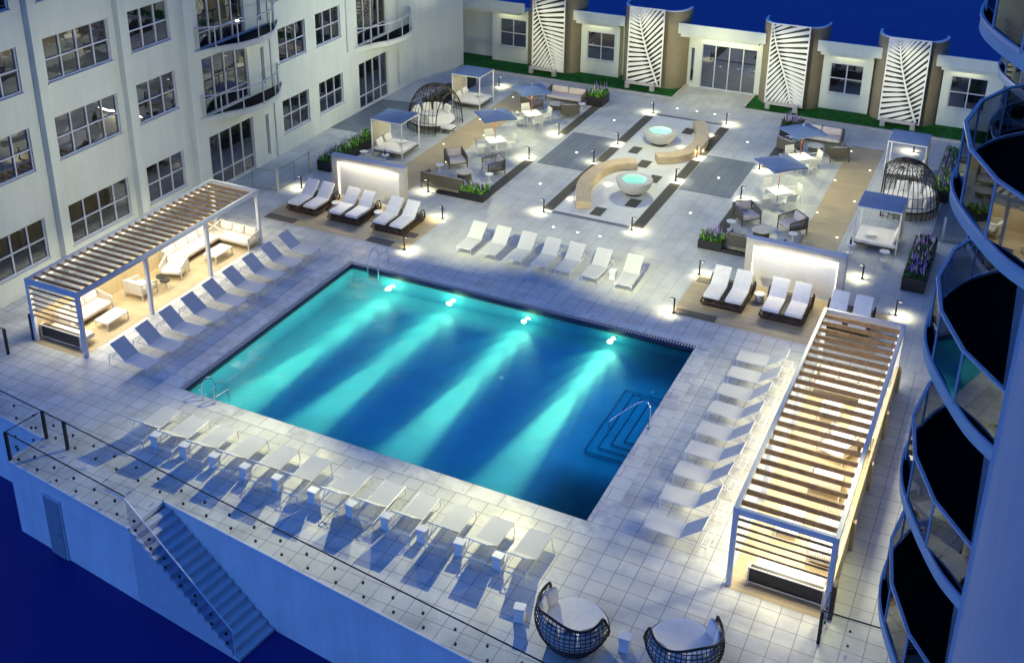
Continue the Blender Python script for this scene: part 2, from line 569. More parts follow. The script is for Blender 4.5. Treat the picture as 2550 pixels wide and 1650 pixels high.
for x in (-3.4, 3.4, 12.2, 19.0):  # added fill, one unseen spot per palm screen to light it evenly
    lamp('flood_or_fill_light', 'SPOT', (x, 34.6, 5.0), 900, WHITE, size=.1, spot=46, blend=.6, target=(x, 40.4, 2.8))

# ---------------------------------------------------------------- SETTING: sea, deck, pool
struct('water', MB().add([(-3000, -1500, -2.9), (3000, -1500, -2.9), (3000, 4500, -2.9), (-3000, 4500, -2.9)], [(0, 1, 2, 3)]), 'sea')

PX, PY = 15.67, 11.1
def edge_y(x): return -4.43 - .1137 * (x + 2.2)          # main fence line
def plat_y(x): return -5.84 - .1207 * (x + 2.34)         # outer line of the small platform and stairs
def flat(polys, z, name, m):
    mb = MB()
    for p in polys:
        mb.add([(x, y, z) for x, y in p], [tuple(range(len(p)))])
    return struct(name, mb, m)
XL, XR = -10.66, 27.0
C = .62                                                    # coping width
flat([[(XL, -3.45), (-2.3, edge_y(-2.3)), (-2.42, plat_y(-2.42)), (3.46, plat_y(3.46)), (3.5, edge_y(3.5)), (8.45, edge_y(8.45) ), (XR, edge_y(XR)), (XR, -C), (XL, -C)],
      [(XL, -C), (-C, -C), (-C, 13.3), (XL, 13.3)],
      [(PX + C, -C), (XR, -C), (XR, 13.3), (PX + C, 13.3)],
      [(-C, PY + C), (PX + C, PY + C), (PX + C, 13.3), (-C, 13.3)]], 0, 'deck_pavement', 'deck')
flat([[(XL - 1, 13.3), (XR, 13.3), (XR, 42.4), (XL - 1, 42.4)]], 0, 'plaza_pavement', 'deck_far')
flat([[(-C, -C), (PX + C, -C), (PX + C, 0), (-C, 0)], [(-C, PY + .22), (PX + C, PY + .22), (PX + C, PY + C), (-C, PY + C)],
      [(-C, 0), (-.22, 0), (-.22, PY + .22), (-C, PY + .22)], [(PX, 0), (PX + C, 0), (PX + C, PY + .22), (PX, PY + .22)]], .004, 'pool_coping', 'coping')

# pool basin: floor slopes up to the right
def wz(z): return -.16 + (z + .16) / .574      # true depth behind the refracting surface
def fz(x): return wz(-1.10 + .033 * x)
bas = MB()
bas.add([(0, 0, fz(0)), (PX, 0, fz(PX)), (PX, PY, fz(PX)), (0, PY, fz(0))], [(0, 1, 2, 3)])
bas.add([(0, 0, -.30), (0, PY, -.30), (0, PY, fz(0)), (0, 0, fz(0))], [(0, 1, 2, 3)])
bas.add([(PX, 0, -.30), (PX, PY, -.30), (PX, PY, fz(PX)), (PX, 0, fz(PX))], [(3, 2, 1, 0)])
bas.add([(0, PY, -.30), (PX, PY, -.30), (PX, PY, fz(PX)), (0, PY, fz(0))], [(0, 1, 2, 3)])
bas.add([(0, 0, -.30), (PX, 0, -.30), (PX, 0, fz(PX)), (0, 0, fz(0))], [(3, 2, 1, 0)])
struct('pool_basin', bas, 'poolmat')
nb = MB()
nb.box(-.06, 0, -.06, PY + .06, -.30, -.001).box(PX, PX + .06, -.06, PY + .06, -.30, -.001)
nb.box(0, PX, PY, PY + .06, -.30, -.001).box(0, PX, -.06, 0, -.30, -.001)
struct('pool_waterline_band', nb, 'navy')
wt = MB(); wt.add([(.002, .002, -.16), (PX - .002, .002, -.16), (PX - .002, PY - .002, -.16), (.002, PY - .002, -.16)], [(0, 1, 2, 3)])
struct('pool_water', wt, 'water')
# overflow grating along left and back edges
gr = thing('overflow_grating', 'ribbed overflow grating running along the left and far edges of the pool', 'grating', (-.11, PY + .11, 0))
MB().box(-.22, -.061, 0, PY + .22, -.05, .0015).box(-.061, PX, PY + .061, PY + .22, -.05, .0015).build('channel', 'channel', gr, world=True)
g = MB()
y = .04
while y < PY + .2:
    g.box(-.215, -.005, y, y + .05, .002, .012); y += .115
x = .06
while x < PX - .02:
    g.box(x, x + .05, PY + .005, PY + .215, .002, .012); x += .115
tag(g.build('ribs', 'grate', gr, world=True), kind='stuff')

# steps inside the pool on the right
st = thing('pool_steps', 'nested submerged steps on the right side of the pool', 'steps', (PX, 6.1, -.6))
for i, (dx, zt) in enumerate(((1.62, -.74), (1.24, -.60), (.86, -.46), (.48, -.32))):
    y0, y1 = 3.8 + .26 * i, 7.9 - .26 * i
    MB().box(PX - dx, PX - .004 - .004 * i, y0, y1, fz(PX) + .001, zt).build('step', 'poolmat', st, world=True)
    e = MB(); z = zt + .004
    e.box(PX - dx, PX - dx + .05, y0, y1, z, z + .006).box(PX - dx + .05, PX - .03, y0, y0 + .05, z, z + .006).box(PX - dx + .05, PX - .03, y1 - .05, y1, z, z + .006)
    e.build('step_edge', 'navy', st, world=True)

def arc3(pts, n=6):
    """Catmull-Rom through points"""
    P = [Vector(p) for p in pts]; P = [P[0] * 2 - P[1]] + P + [P[-1] * 2 - P[-2]]
    out = []
    for i in range(1, len(P) - 2):
        for k in range(n):
            t = k / n
            a, b, c, d = P[i - 1:i + 3]
            out.append(.5 * ((2 * b) + (c - a) * t + (2 * a - 5 * b + 4 * c - d) * t * t + (3 * b - a - 3 * c + d) * t ** 3))
    out.append(P[-2])
    return out

hr = thing('pool_handrail', 'curved steel handrail rising over the submerged pool steps', 'handrail', (15.78, 5.5, 0))
MB().tube(arc3([(15.80, 5.35, 0), (15.80, 5.38, .75), (15.62, 5.45, .98), (15.3, 5.35, .85), (14.62, 4.98, .25), (14.5, 4.92, -.05), (14.5, 4.92, -.62)], 8), .028, 8).build('rail', 'steel', hr, smooth=True, world=True)
MB().lathe([(.07, 0), (.07, .015), (.04, .03)], 12, (15.80, 5.35, .004)).build('escutcheon', 'steel', hr, world=True)

ld = thing('pool_ladder', 'steel ladder with treads at the far left pool edge', 'ladder', (1.2, PY + .3, 0))
for x in (.92, 1.45):
    MB().tube(arc3([(x, PY + .75, 0), (x, PY + .72, .5), (x, PY + .45, .82), (x, PY + .12, .7), (x, PY - .1, .3), (x, PY - .12, -.3), (x, PY - .12, -1.2)], 7), .022, 8).build('rail', 'steel', ld, smooth=True, world=True)
for z in (-.75, -.5, -.25):
    MB().box(.94, 1.43, PY - .19, PY - .07, z, z + .03).build('tread', 'steel', ld, world=True)
gh = thing('pool_grab_rails', 'pair of bent grab rails at the near left pool corner', 'handrail', (1.4, 0, 0))
for x in (1.03, 1.58):
    MB().tube(arc3([(x, -.22, 0), (x, -.18, .55), (x + .05, .05, .80), (x + .1, .35, .45), (x + .1, .42, -.3)], 8), .026, 8).build('rail', 'steel', gh, smooth=True, world=True)
MB().tube([(1.62, -.2, .30), (1.72, .40, .30)], .02, 6).build('crossbar', 'steel', gh, world=True)

# underwater lamps on the far wall
for i, (x, z) in enumerate(((2.15, wz(-.60)), (5.15, wz(-.56)), (8.64, wz(-.50)), (12.39, wz(-.42)))):
    t = thing('pool_lamp', f'glowing round underwater lamp, {ORD[i]} from the left on the far pool wall', 'lamp', (x, PY - .03, z), group='underwater lamps on the far pool wall')
    m = MB(); m.lathe([(.13, 0), (.13, .02), (.10, .035)], 20)
    b = m.build('bezel', 'steel', t); b.rotation_euler = (R(90), 0, 0)
    m = MB(); m.lathe([(.10, .03), (.095, .05), (.05, .06)], 20)
    b = m.build('lens', 'poolens', t); b.rotation_euler = (R(90), 0, 0)
    dx = -.75 if i < 2 else -.3
    BC = (.50, 1, .42)
    zf = fz(x) + .02
    lamp('pool_beam', 'SPOT', (x, PY - .13, z + .05), 38000, BC, t, .04, spot=13, blend=1.0, target=(x + dx, 0.8, zf + .05))
    lamp('pool_beam', 'SPOT', (x, PY - .13, z), 5200, BC, t, .05, spot=21, blend=1.0, target=(x + dx * .6, 4.6, zf))
    lamp('pool_beam', 'SPOT', (x, PY - .13, z), 1500, BC, t, .05, spot=36, blend=1.0, target=(x + dx * .4, 7.6, zf))
    lamp('pool_beam', 'SPOT', (x, PY - .13, z), 420, BC, t, .05, spot=85, blend=1.0, target=(x + dx * .4, 6.5, zf))
    lamp('pool_glow', 'POINT', (x, PY - .45, z + .1), 42 - 8 * i, BC, t, .10)
lamp('pool_glow', 'AREA', (1.1, 5.6, -.40), 60, (.8, 1, .46), None, 10.4, sy=.08, target=(0, 5.6, -1.0))  # added underwater fill brightening the left wall, no real strip there
lamp('pool_glow', 'AREA', (4.2, PY - 1.1, -.40), 44, (.8, 1, .46), None, 7.6, sy=.08, target=(4.2, PY, -1.0))  # same kind of added fill for the far wall
lamp('pool_glow', 'AREA', (14.3, 5.9, -.20), 34, (.04, .42, .85), None, 2.5, sy=6.0, rot=(0, 0, 0))  # added fill lamp over the submerged steps
lamp('pool_glow', 'AREA', (7.0, 5.6, -.22), 230, (.04, .24, .85), None, 13.0, sy=10.0, rot=(0, 0, 0))  # added blue fill for the floor, replaces sky light the water blocks

# ---------------------------------------------------------------- paving details
flat([[(2.4, 25.7), (5.08, 25.7), (5.08, 31.0), (2.4, 31.0)], [(10.34, 25.7), (13.05, 25.7), (13.05, 31.0), (10.34, 31.0)]], .004, 'grey_paving', 'grey_tile')
flat([[(XL, 25.2), (-7.6, 25.3), (-7.9, 31.4), (XL, 31.0)], [(22.6, 25.3), (25.85, 25.2), (25.85, 31.0), (22.6, 31.2)]], .004, 'side_paving', 'grey_tile')
flat([[(5.72, 20.42), (9.70, 20.42), (9.70, 35.92), (5.72, 35.92)]], .004, 'plaza_inlay', 'plaza')
flat([[(5.72, 20.12), (9.70, 20.12), (9.70, 20.42), (5.72, 20.42)], [(5.72, 35.92), (9.70, 35.92), (9.70, 36.22), (5.72, 36.22)]], .008, 'plaza_border', 'band')
sg = [[(a, y0), (a + w_, y0), (a + w_, y1), (a, y1)] for a, w_, y0, y1 in (
    (5.12, .55, 20.4, 26.9), (5.12, .55, 27.35, 29.75), (5.12, .55, 30.75, 35.6), (9.75, .55, 20.4, 26.3), (9.75, .55, 27.1, 29.9), (9.75, .55, 30.75, 35.6),
    (1.65, .55, 19.7, 25.75), (1.65, .55, 30.4, 36.1), (13.4, .55, 20.6, 25.75), (13.4, .55, 30.5, 36.1),
    (6.27, .56, 29.35, 30.4), (7.36, .6, 27.65, 28.68), (8.55, .58, 25.9, 26.92), (7.42, .58, 20.78, 21.77), (8.6, .6, 22.5, 23.5), (8.0, .6, 33.6, 34.6))]
flat(sg, .012, 'pebble_strips', 'pebble')
flat([[(-3.8, 18.6), (-1.87, 18.6), (-1.87, 36.06), (-3.8, 36.06)], [(17.2, 18.6), (18.95, 18.6), (18.95, 36.06), (17.2, 36.06)]], .010, 'timber_walkway', 'rug')
flat([[(-6.55, 13.32), (1.42, 13.32), (1.42, 17.05), (-6.55, 17.05)], [(14.0, 13.32), (21.95, 13.32), (21.95, 17.2), (14.0, 17.2)]], .008, 'timber_terrace', 'rug')
flat([[(a, b), (a + c_, b), (a + c_, b + d_), (a, b + d_)] for a, b, c_, d_ in ((-6.5, 13.36, 1.7, .52), (-.75, 13.36, 1.35, .52), (14.1, 13.36, 1.7, .5), (-6.5, 16.3, 1.3, .5), (.3, 14.6, .9, .5), (14.1, 16.4, .9, .55), (20.0, 16.6, 1.3, .55))], .014, 'terrace_inlays', 'ropes')
flat([[(-7.5, -.1), (-4.9, -.1), (-4.9, 11.0), (-7.5, 11.0)], [(20.2, -.85), (23.0, -.85), (23.0, 11.6), (20.2, 11.6)]], .008, 'pergola_floor', 'rug')

# lower wall, stairs, door
def P2(x, f): return (x, f(x))
rw = MB()
poly = [(-14, -3.1), (-2.3, edge_y(-2.3)), P2(-2.42, plat_y), P2(3.46, plat_y), (3.5, edge_y(3.5)), (XR, edge_y(XR))]
for (a, b), (c, d) in zip(poly, poly[1:]):
    rw.add([(a, b, -3.0), (c, d, -3.0), (c, d, -.13), (a, b, -.13)], [(0, 1, 2, 3)])
lw = thing('lower_wall', 'tall plain retaining wall below the deck edge, with a coping strip', 'wall', (0, -5, -2.9))
rw.build('wall_face', 'wall', lw, world=True)
cp = MB()
for (a, b), (c, d) in zip(poly, poly[1:]):
    dv = Vector((c - a, d - b)).normalized(); nrm = Vector((dv.y, -dv.x)) * .05
    cp.prism([(a, b), (a + nrm.x, b + nrm.y), (c + nrm.x, d + nrm.y), (c, d)], -.14, .006)
cp.build('coping', 'wallcap', lw, world=True)
sdir = Vector((1, -.1207, 0)).normalized(); nrm = Vector((sdir.y, -sdir.x, 0))   # nrm points outwards (towards -y)
def along(p, q, u, out=0): 
    v = Vector(p).lerp(Vector(q), u); return v + nrm * out
# service door on the platform's outer wall
dA, dB = Vector((-.75, plat_y(-.75), 0)), Vector((.1, plat_y(.1), 0))
MB().prism([(dA.x, dA.y + .002), (dB.x, dB.y + .002), (dB.x - .005, dB.y - .06), (dA.x - .005, dA.y - .06)], -2.9, -.55).build('door_frame', 'stair', lw, world=True)
e1 = dA.lerp(dB, .08); e2 = dA.lerp(dB, .92)
dr = MB().prism([(e1.x, e1.y - .05), (e2.x, e2.y - .05), (e2.x - .005, e2.y - .09), (e1.x - .005, e1.y - .09)], -2.88, -.62).build('door', 'door', lw, world=True)
h1 = dA.lerp(dB, .82)
MB().box(h1.x - .05, h1.x + .05, h1.y - .13, h1.y - .08, -1.9, -1.86).build('handle', 'steel', dr, world=True)
stw = thing('outdoor_stairs', 'blue-shadowed concrete staircase descending from the deck platform to the lower level', 'stairs', (3.5, -5.8, -2.9))
stp = MB(); N = 16; T = .268; RI = 2.8 / N
for k in range(N):
    a = Vector((3.47, plat_y(3.47), 0)) + sdir * T * k
    b = Vector((3.47, plat_y(3.47), 0)) + sdir * T * (k + 1)
    inn = -nrm * 1.46
    z = -RI * (k + 1)
    stp.prism([(a.x, a.y), (b.x, b.y), (b.x + inn.x, b.y + inn.y), (a.x + inn.x, a.y + inn.y)], -2.95, z)
stp.build('flight', 'stair', stw, world=True)
hs = Vector((3.47, plat_y(3.47), 0)); he = hs + sdir * T * N
topa = hs + Vector((0, 0, 1.05)); bota = he + Vector((0, 0, -2.8 + 1.0)) - sdir * .15
MB().tube([topa - sdir * .9, topa, bota, bota - Vector((0, 0, 1.0))], .022, 8).build('handrail', 'whitem', stw, world=True)
gm = MB()
gm.add([topa - Vector((0, 0, .06)), bota - Vector((0, 0, .06)), bota - Vector((0, 0, .92)), topa - Vector((0, 0, .92))], [(0, 1, 2, 3)])
gm.build('glass_panel', 'glass', stw, world=True)
for k in range(7):
    p = topa.lerp(bota, (k + .5) / 7)
    for dz in (-.45, -.8):
        MB().box(p.x - .03, p.x + .03, p.y - .03, p.y + .03, p.z + dz - .035, p.z + dz + .035).build('standoff', 'rail', stw, world=True)

# ---------------------------------------------------------------- glass balustrades
def balustrade(label, pts, posts=(), panel=2.02, railr=.022, z=1.1, double=True):
    t = thing('glass_balustrade', label, 'railing', (pts[0][0], pts[0][1], 0), group='glass balustrades')
    MB().tube([(a, b, z) for a, b in pts], railr, 6).build('top_rail', 'rail', t, world=True)
    for a, b in posts:
        MB().box(a - .045, a + .045, b - .045, b + .045, 0.005, z).build('post', 'rail', t, world=True)
    for (a, b), (c, d) in zip(pts, pts[1:]):
        L = math.hypot(c - a, d - b); n = max(1, round(L / panel))
        ux, uy = (c - a) / L, (d - b) / L
        for k in range(n):
            p = (a + ux * (L * k / n + .015), b + uy * (L * k / n + .015)); q = (a + ux * (L * (k + 1) / n - .015), b + uy * (L * (k + 1) / n - .015))
            gp = MB().add([(p[0], p[1], .03), (q[0], q[1], .03), (q[0], q[1], z - .03), (p[0], p[1], z - .03)], [(0, 1, 2, 3)]).build('glass_panel', 'glass', t, world=True)
            for u in (.25, .75):
                px, py = p[0] + (q[0] - p[0]) * u, p[1] + (q[1] - p[1]) * u
                for zz in (.72, .22):
                    MB().box(px - .03, px + .03, py - .03, py + .03, zz - .035, zz + .035).build('standoff', 'rail', gp, world=True)
    return t
balustrade('long glass balustrade with dark rail along the front edge of the deck', [(-10.6, -3.48), (-2.2, edge_y(-2.2) + .04), (XR - 2.9, edge_y(XR - 2.9) + .04)], [(-2.2, edge_y(-2.2) + .04), (-1.1, edge_y(-1.1) + .04)])
balustrade('glass balustrade with dark corner post around the small platform above the stairs', [(-2.22, -4.55), (-2.36, plat_y(-2.36) + .05), (3.4, plat_y(3.4) + .05)], [(-2.36, plat_y(-2.36) + .05)])
balustrade('short glass balustrade beside the near end of the left pergola', [(-10.6, -.8), (-7.62, -1.15)], [(-7.62, -1.15)])
balustrade('short glass balustrade beside the near end of the right pergola', [(23.0, -.95), (22.95, -1.72), (25.85, -1.6)], [(22.95, -1.72)])
def gate(label, pts, posts, z=1.15):
    t = thing('glass_gate', label, 'gate', (pts[0][0], pts[0][1], 0), group='glass gates')
    for a, b in posts: MB().box(a - .05, a + .05, b - .05, b + .05, .004, z + .1).build('post', 'ropelight', t, world=True)
    for (a, b), (c, d) in zip(pts, pts[1:]):
        p = MB().add([(a, b, .08), (c, d, .08), (c, d, z), (a, b, z)], [(0, 1, 2, 3)]).build('glass_panel', 'glass', t, world=True)
        MB().path([(a, b, .08), (c, d, .08), (c, d, z), (a, b, z), (a, b, .08)], .012).build('edge_trim', 'rail', p, world=True)
gate('pair of clear glass gate leaves on pale posts beside the left building', [(-10.3, 15.6), (-9.1, 15.9), (-7.75, 16.2), (-7.72, 17.6), (-7.7, 19.0)], [(-7.75, 16.2), (-7.7, 19.0)])
gate('clear glass gate in a white frame beside the right tower', [(23.1, 25.3), (24.4, 25.4)], [(23.1, 25.3)])

# ---------------------------------------------------------------- buildings
def holes_wall(mb, A, B, z0, z1, holes, depth):
    """vertical wall from A to B (xy), outward face on the left of A->B turned right; holes = (u0,u1,v0,v1); reveals go 'depth' inward"""
    A = Vector((*A, 0)); B = Vector((*B, 0)); L = (B - A).length; d = (B - A) / L; n = Vector((d.y, -d.x, 0))  # outward
    us = sorted({0, L, *[h[0] for h in holes], *[h[1] for h in holes]}); vs = sorted({z0, z1, *[h[2] for h in holes], *[h[3] for h in holes]})
    for i in range(len(us) - 1):
        for j in range(len(vs) - 1):
            cu, cv = (us[i] + us[i + 1]) / 2, (vs[j] + vs[j + 1]) / 2
            if any(h[0] < cu < h[1] and h[2] < cv < h[3] for h in holes): continue
            p, q = A + d * us[i], A + d * us[i + 1]
            mb.add([(p.x, p.y, vs[j]), (q.x, q.y, vs[j]), (q.x, q.y, vs[j + 1]), (p.x, p.y, vs[j + 1])], [(0, 1, 2, 3)])
    for u0, u1, v0, v1 in holes:
        p, q = A + d * u0, A + d * u1; pi, qi = p - n * depth, q - n * depth
        mb.add([(p.x, p.y, v0), (q.x, q.y, v0), (q.x, q.y, v1), (p.x, p.y, v1), (pi.x, pi.y, v0), (qi.x, qi.y, v0), (qi.x, qi.y, v1), (pi.x, pi.y, v1)],
               [(0, 4, 5, 1), (1, 5, 6, 2), (2, 6, 7, 3), (3, 7, 4, 0)])

def window(parent, A, B, hole, cols, rows, depth=.16, name='window', fm='frame', fw=.06, sill=True, gm='window'):
    """rows: list of fractions of the height where horizontal bars go"""
    A = Vector((*A, 0)); B = Vector((*B, 0)); L = (B - A).length; d = (B - A) / L; n = Vector((d.y, -d.x, 0))
    u0, u1, v0, v1 = hole
    def pt(u, v, o): 
        p = A + d * u + n * o; return (p.x, p.y, v)
    f = MB(); o = -depth + .05
    for u in [u0 + fw / 2, u1 - fw / 2] + [u0 + (u1 - u0) * k / cols for k in range(1, cols)]:
        f.bar(pt(u, v0, o), pt(u, v1, o), fw, .07, up=tuple(d))
    for v in [v0 + fw / 2, v1 - fw / 2] + [v0 + (v1 - v0) * r for r in rows]:
        f.bar(pt(u0, v, o + .003), pt(u1, v, o + .003), .07, fw)
    fr = f.build(name, fm, parent, world=True)
    MB().add([pt(u0, v0, -depth + .02), pt(u1, v0, -depth + .02), pt(u1, v1, -depth + .02), pt(u0, v1, -depth + .02)], [(0, 1, 2, 3)]).build('pane', gm, fr, world=True)
    if sill:
        s = MB(); s.bar(pt(u0 - .05, v0 - .03, .0), pt(u1 + .05, v0 - .03, .0), .12, .055)
        s.build('sill', 'frame', fr, world=True)
    return fr

def sm(pts, n=5): return [tuple(p) for p in arc3([(a, b, 0) for a, b in pts], n)]

def balcony(parent, plan, railplan, z, thick=.26, wallx=None, glass='glass', railm='brail', lipm='facade'):
    """plan: smooth outer outline from wall to wall; becomes part balcony > railing, glass"""
    sl = MB()
    pl = [(p[0], p[1]) for p in sm(plan)]
    sl.prism(pl, z - thick, z)
    b = sl.build('balcony', lipm, parent, world=True)
    cxm = sum(p[0] for p in pl) / len(pl); cym = sum(p[1] for p in pl) / len(pl)
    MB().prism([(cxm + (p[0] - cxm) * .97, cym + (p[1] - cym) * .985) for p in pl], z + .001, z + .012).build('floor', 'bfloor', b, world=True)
    lip = MB(); lip.path([(a, c, z + .04) for a, c in pl], .05, .08); lip.build('edge_lip', railm, b, world=True)
    rl = MB()
    rl.path([(a, c, z + 1.18) for a, c in railplan], .07, .05)
    for a, c in railplan[1:-1]: rl.bar((a, c, z), (a, c, z + 1.17), .045)
    rl.build('railing', railm, b, world=True)
    gl = MB()
    for (a, c), (e, f) in zip(railplan, railplan[1:]):
        gl.add([(a, c, z + .1), (e, f, z + .1), (e, f, z + 1.13), (a, c, z + 1.13)], [(0, 1, 2, 3)])
    gl.build('glass_panels', glass, b, world=True)
    return b

WX = -10.65; H = 15.5
lb = thing('left_building', 'long pale stucco building with mirrored windows and round balconies on the left', 'building', (WX - 3, 16, 0))
A0, B0 = (WX, 34.3), (WX, -3.5)       # outward normal must be +x : direction -y gives n=(d.y,-d.x)=(-1,0)? checked below
# direction +y gives n=(1,0): use A=(WX,-3.5) -> B=(WX,34.3)
A0, B0 = (WX, -3.5), (WX, 34.3)
U = lambda y: y + 3.5
rowsz = [(1.08, 2.96), (5.10, 7.0), (8.50, 10.40), (11.9, 13.8)]
holes = []; specs = []
for (a, b, c) in ((-4 + .7, -.35, 3), (.45, 4.05, 4), (5.4, 9.03, 4), (10.24, 12.82, 3), (20.87, 23.35, 3), (24.34, 26.8, 3)):
    for (v0, v1) in rowsz: specs.append(((U(a), U(b), v0, v1), c, [.5], True))
for (a, b) in ((14.74, 18.24), (28.53, 31.9)):
    for (v0, v1) in ((.04, 2.94), (4.04, 7.0), (7.46, 10.4), (10.86, 13.8)): specs.append(((U(a), U(b), v0, v1), 4, [.27], False))
for (a, b) in ((19.32, 19.58), (33.03, 33.29)):
    for (v0, v1) in ((.35, 2.66), (4.4, 6.4), (7.8, 9.8)): specs.append(((U(a), U(b), v0, v1), 1, [], False))
wl = MB(); holes_wall(wl, A0, B0, 0, H, [s[0] for s in specs], .16)
# far end bends towards the pavilion
bend = [(WX, 34.3), (-10.58, 35.0), (-10.4, 36.0), (-10.1, 37.0), (-9.78, 38.2), (-9.42, 39.7)]
for (a, b), (c, d) in zip(bend, bend[1:]):
    wl.add([(a, b, 0), (c, d, 0), (c, d, H), (a, b, H)], [(0, 1, 2, 3)])
wl.add([(-9.42, 39.7, 0), (-14, 39.9, 0), (-14, 39.9, H), (-9.42, 39.7, H)], [(0, 1, 2, 3)])
wl.add([(WX, -3.5, 0), (WX, -3.5, H), (-18, -3.5, H), (-18, -3.5, 0)], [(0, 1, 2, 3)])
wl.build('wall', 'facade', lb, world=True)
MB().box(-18, WX - .02, -3.4, 39.6, H - .3, H - .1).build('roof', 'roof', lb, world=True)
for hole, c, r, s in specs: window(lb, A0, B0, hole, c, r, sill=s)
for y in (-.1, 4.62, 9.38, 13.47):
    MB().box(WX - .02, WX + .32, y, y + .42, .0, H).build('pilaster', 'facade', lb, world=True)
MB().box(WX - .02, WX + .06, 20.1, 20.16, 0, H).build('drain_pipe', 'frame', lb, world=True)
MB().box(WX - .02, WX + .06, 27.35, 27.42, 4.0, H).build('drain_pipe', 'frame', lb, world=True)
for cy in (17.7, 31.6):
    pl = [(WX + .001, cy - 3.45), (WX + .02, cy - 3.4), (-10.25, cy - 2.2), (-9.62, cy - 1.0), (-9.42, cy + .2), (-9.62, cy + 1.5), (-10.35, cy + 2.8), (WX + .02, cy + 3.2), (WX + .001, cy + 3.22)]
    rp = [(WX, cy - 3.3), (-10.05, cy - 2.5), (-9.55, cy - 1.4), (-9.38, cy), (-9.55, cy + 1.2), (-9.98, cy + 2.1), (-10.6, cy + 2.9), (WX, cy + 3.0)]
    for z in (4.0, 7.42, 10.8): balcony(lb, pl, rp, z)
    lamp('balcony_light', 'POINT', (WX + .9, cy, 7.0), 10, WARM, lb, .15)

# right tower
TX = 25.9
tw = thing('right_tower', 'dusk-blue residential tower with stacked rounded balconies at the right edge', 'building', (TX + 3, 10, -2.9))
bays = [(-7.3, .45), (13.7, 21.4), (27.7, 35.4)]
tws = MB(); edges = [-30.0]
tA, tB = (TX, 42.3), (TX, -30.0)      # direction -y -> outward normal (-1,0)
UT = lambda y: 42.3 - y
tspecs = []
for lo, hi in bays:
    for k, z in enumerate((.0, 4.0, 7.4, 10.8, 14.2, 17.6, 21.0)):
        zt = (3.7, 7.1, 10.5, 13.9, 17.3, 20.7, 24.1)[k]
        tspecs.append(((UT(hi), UT(lo), z + .03, zt), 4, [.25], False))
for y in (3.0, 8.2, 23.6):
    for v0, v1 in ((1.08, 2.96), (5.1, 7.0), (8.5, 10.4), (11.9, 13.8), (15.3, 17.2)):
        tspecs.append(((UT(y + 3), UT(y), v0, v1), 3, [.5], True))
holes_wall(tws, tA, tB, -3, 27, [s[0] for s in tspecs], .3)
tws.build('wall', 'facade_r', tw, world=True)
MB().box(TX + .02, TX + 12, -29.9, 42.2, 26.5, 26.8).build('roof', 'roof', tw, world=True)
for hole, c, r, s in tspecs: window(tw, tA, tB, hole, c, r, depth=.3, sill=s, gm='window_dim')
MB().box(TX - .035, TX + .01, -7.95, -7.88, -3, 26).build('joint_trim', 'frame', tw, world=True)
MB().box(TX - .05, TX + .05, -7.42, -7.30, -3, 26).build('corner_trim', 'brail', tw, world=True)
for cy, zs in ((-3.4, (4.0, 7.4, 10.8, 14.2, 17.6)), (17.5, (4.0, 7.4, 10.8, 14.2)), (31.5, (4.0, 7.4, 10.8))):
    pl = [(TX - .001, cy - 3.95), (TX - .02, cy - 3.9), (25.35, cy - 3.2), (24.72, cy - 1.85), (24.36, cy - .75), (24.27, cy + .25), (24.40, cy + 1.3), (24.85, cy + 2.6), (25.5, cy + 3.5), (TX - .02, cy + 3.85), (TX - .001, cy + 3.86)]
    rp = [(TX, cy - 3.85), (25.08, cy - 2.7), (24.55, cy - 1.35), (24.33, cy + .1), (24.49, cy + 1.6), (24.92, cy + 2.75), (25.45, cy + 3.5), (TX, cy + 3.8)]
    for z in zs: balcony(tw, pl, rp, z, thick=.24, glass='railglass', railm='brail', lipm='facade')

# ---------------------------------------------------------------- far pavilion
pv = thing('pavilion', 'low pavilion with pale flat canopies, windows and a glazed entrance behind the plaza', 'building', (7.8, 43, 0))
YB = 41.7
def bay(x0, x1, wins, y=YB, ztop=3.46, left_open=True):
    m = MB()
    holes_wall(m, (x0, y), (x1, y), .0, ztop + .3, [(a - x0, b - x0, c, d) for a, b, c, d, *_ in wins], .14)
    m.add([(x0, y, 0), (x0, y, ztop + .3), (x0, y + 1, ztop + .3), (x0, y + 1, 0)], [(0, 1, 2, 3)])
    m.add([(x1, y, 0), (x1, y + 1, 0), (x1, y + 1, ztop + .3), (x1, y, ztop + .3)], [(0, 1, 2, 3)])
    m.build('bay_wall', 'facade', pv, world=True)
    for a, b, c, d, cols, rows in wins: window(pv, (x0, y), (x1, y), (a - x0, b - x0, c, d), cols, rows, depth=.14, fw=.05, sill=True)
bay(-8.2, -5.5, [(-7.62, -5.62, 1.15, 3.08, 2, [.5])])
bay(-1.6, 1.1, [(-1.18, .77, 1.05, 2.96, 2, [.5])])
bay(4.95, 10.6, [(5.72, 6.03, .3, 2.6, 1, []), (6.45, 10.02, .02, 2.92, 4, [])], y=42.3)
bay(14.15, 17.05, [(14.6, 16.55, 1.08, 2.97, 2, [.5])])
bay(20.95, 24.2, [(21.4, 23.4, 1.2, 3.12, 2, [.5])])
MB().box(-14, 25.85, 42.45, 42.6, 0, 3.6).build('rear_wall', 'facade', pv, world=True)
MB().box(-14, 25.85, 42.61, 43.6, 3.4, 3.5).build('roof', 'roof', pv, world=True)
for x0, x1 in ((-14, -5.55), (-2.32, 1.58), (4.5, 10.7), (13.55, 17.52), (20.38, 25.8)):
    f = MB().bbox(x0, x1, 41.15, 41.29, 3.72, 4.40, .02)
    f.box(x0 + .02, x1 - .02, 41.291, 42.44, 3.74, 3.80)
    f.box(x0 + .45, x1 - .45, 41.30, 42.43, 3.50, 3.739)
    f.build('canopy', 'facade', pv, world=True)
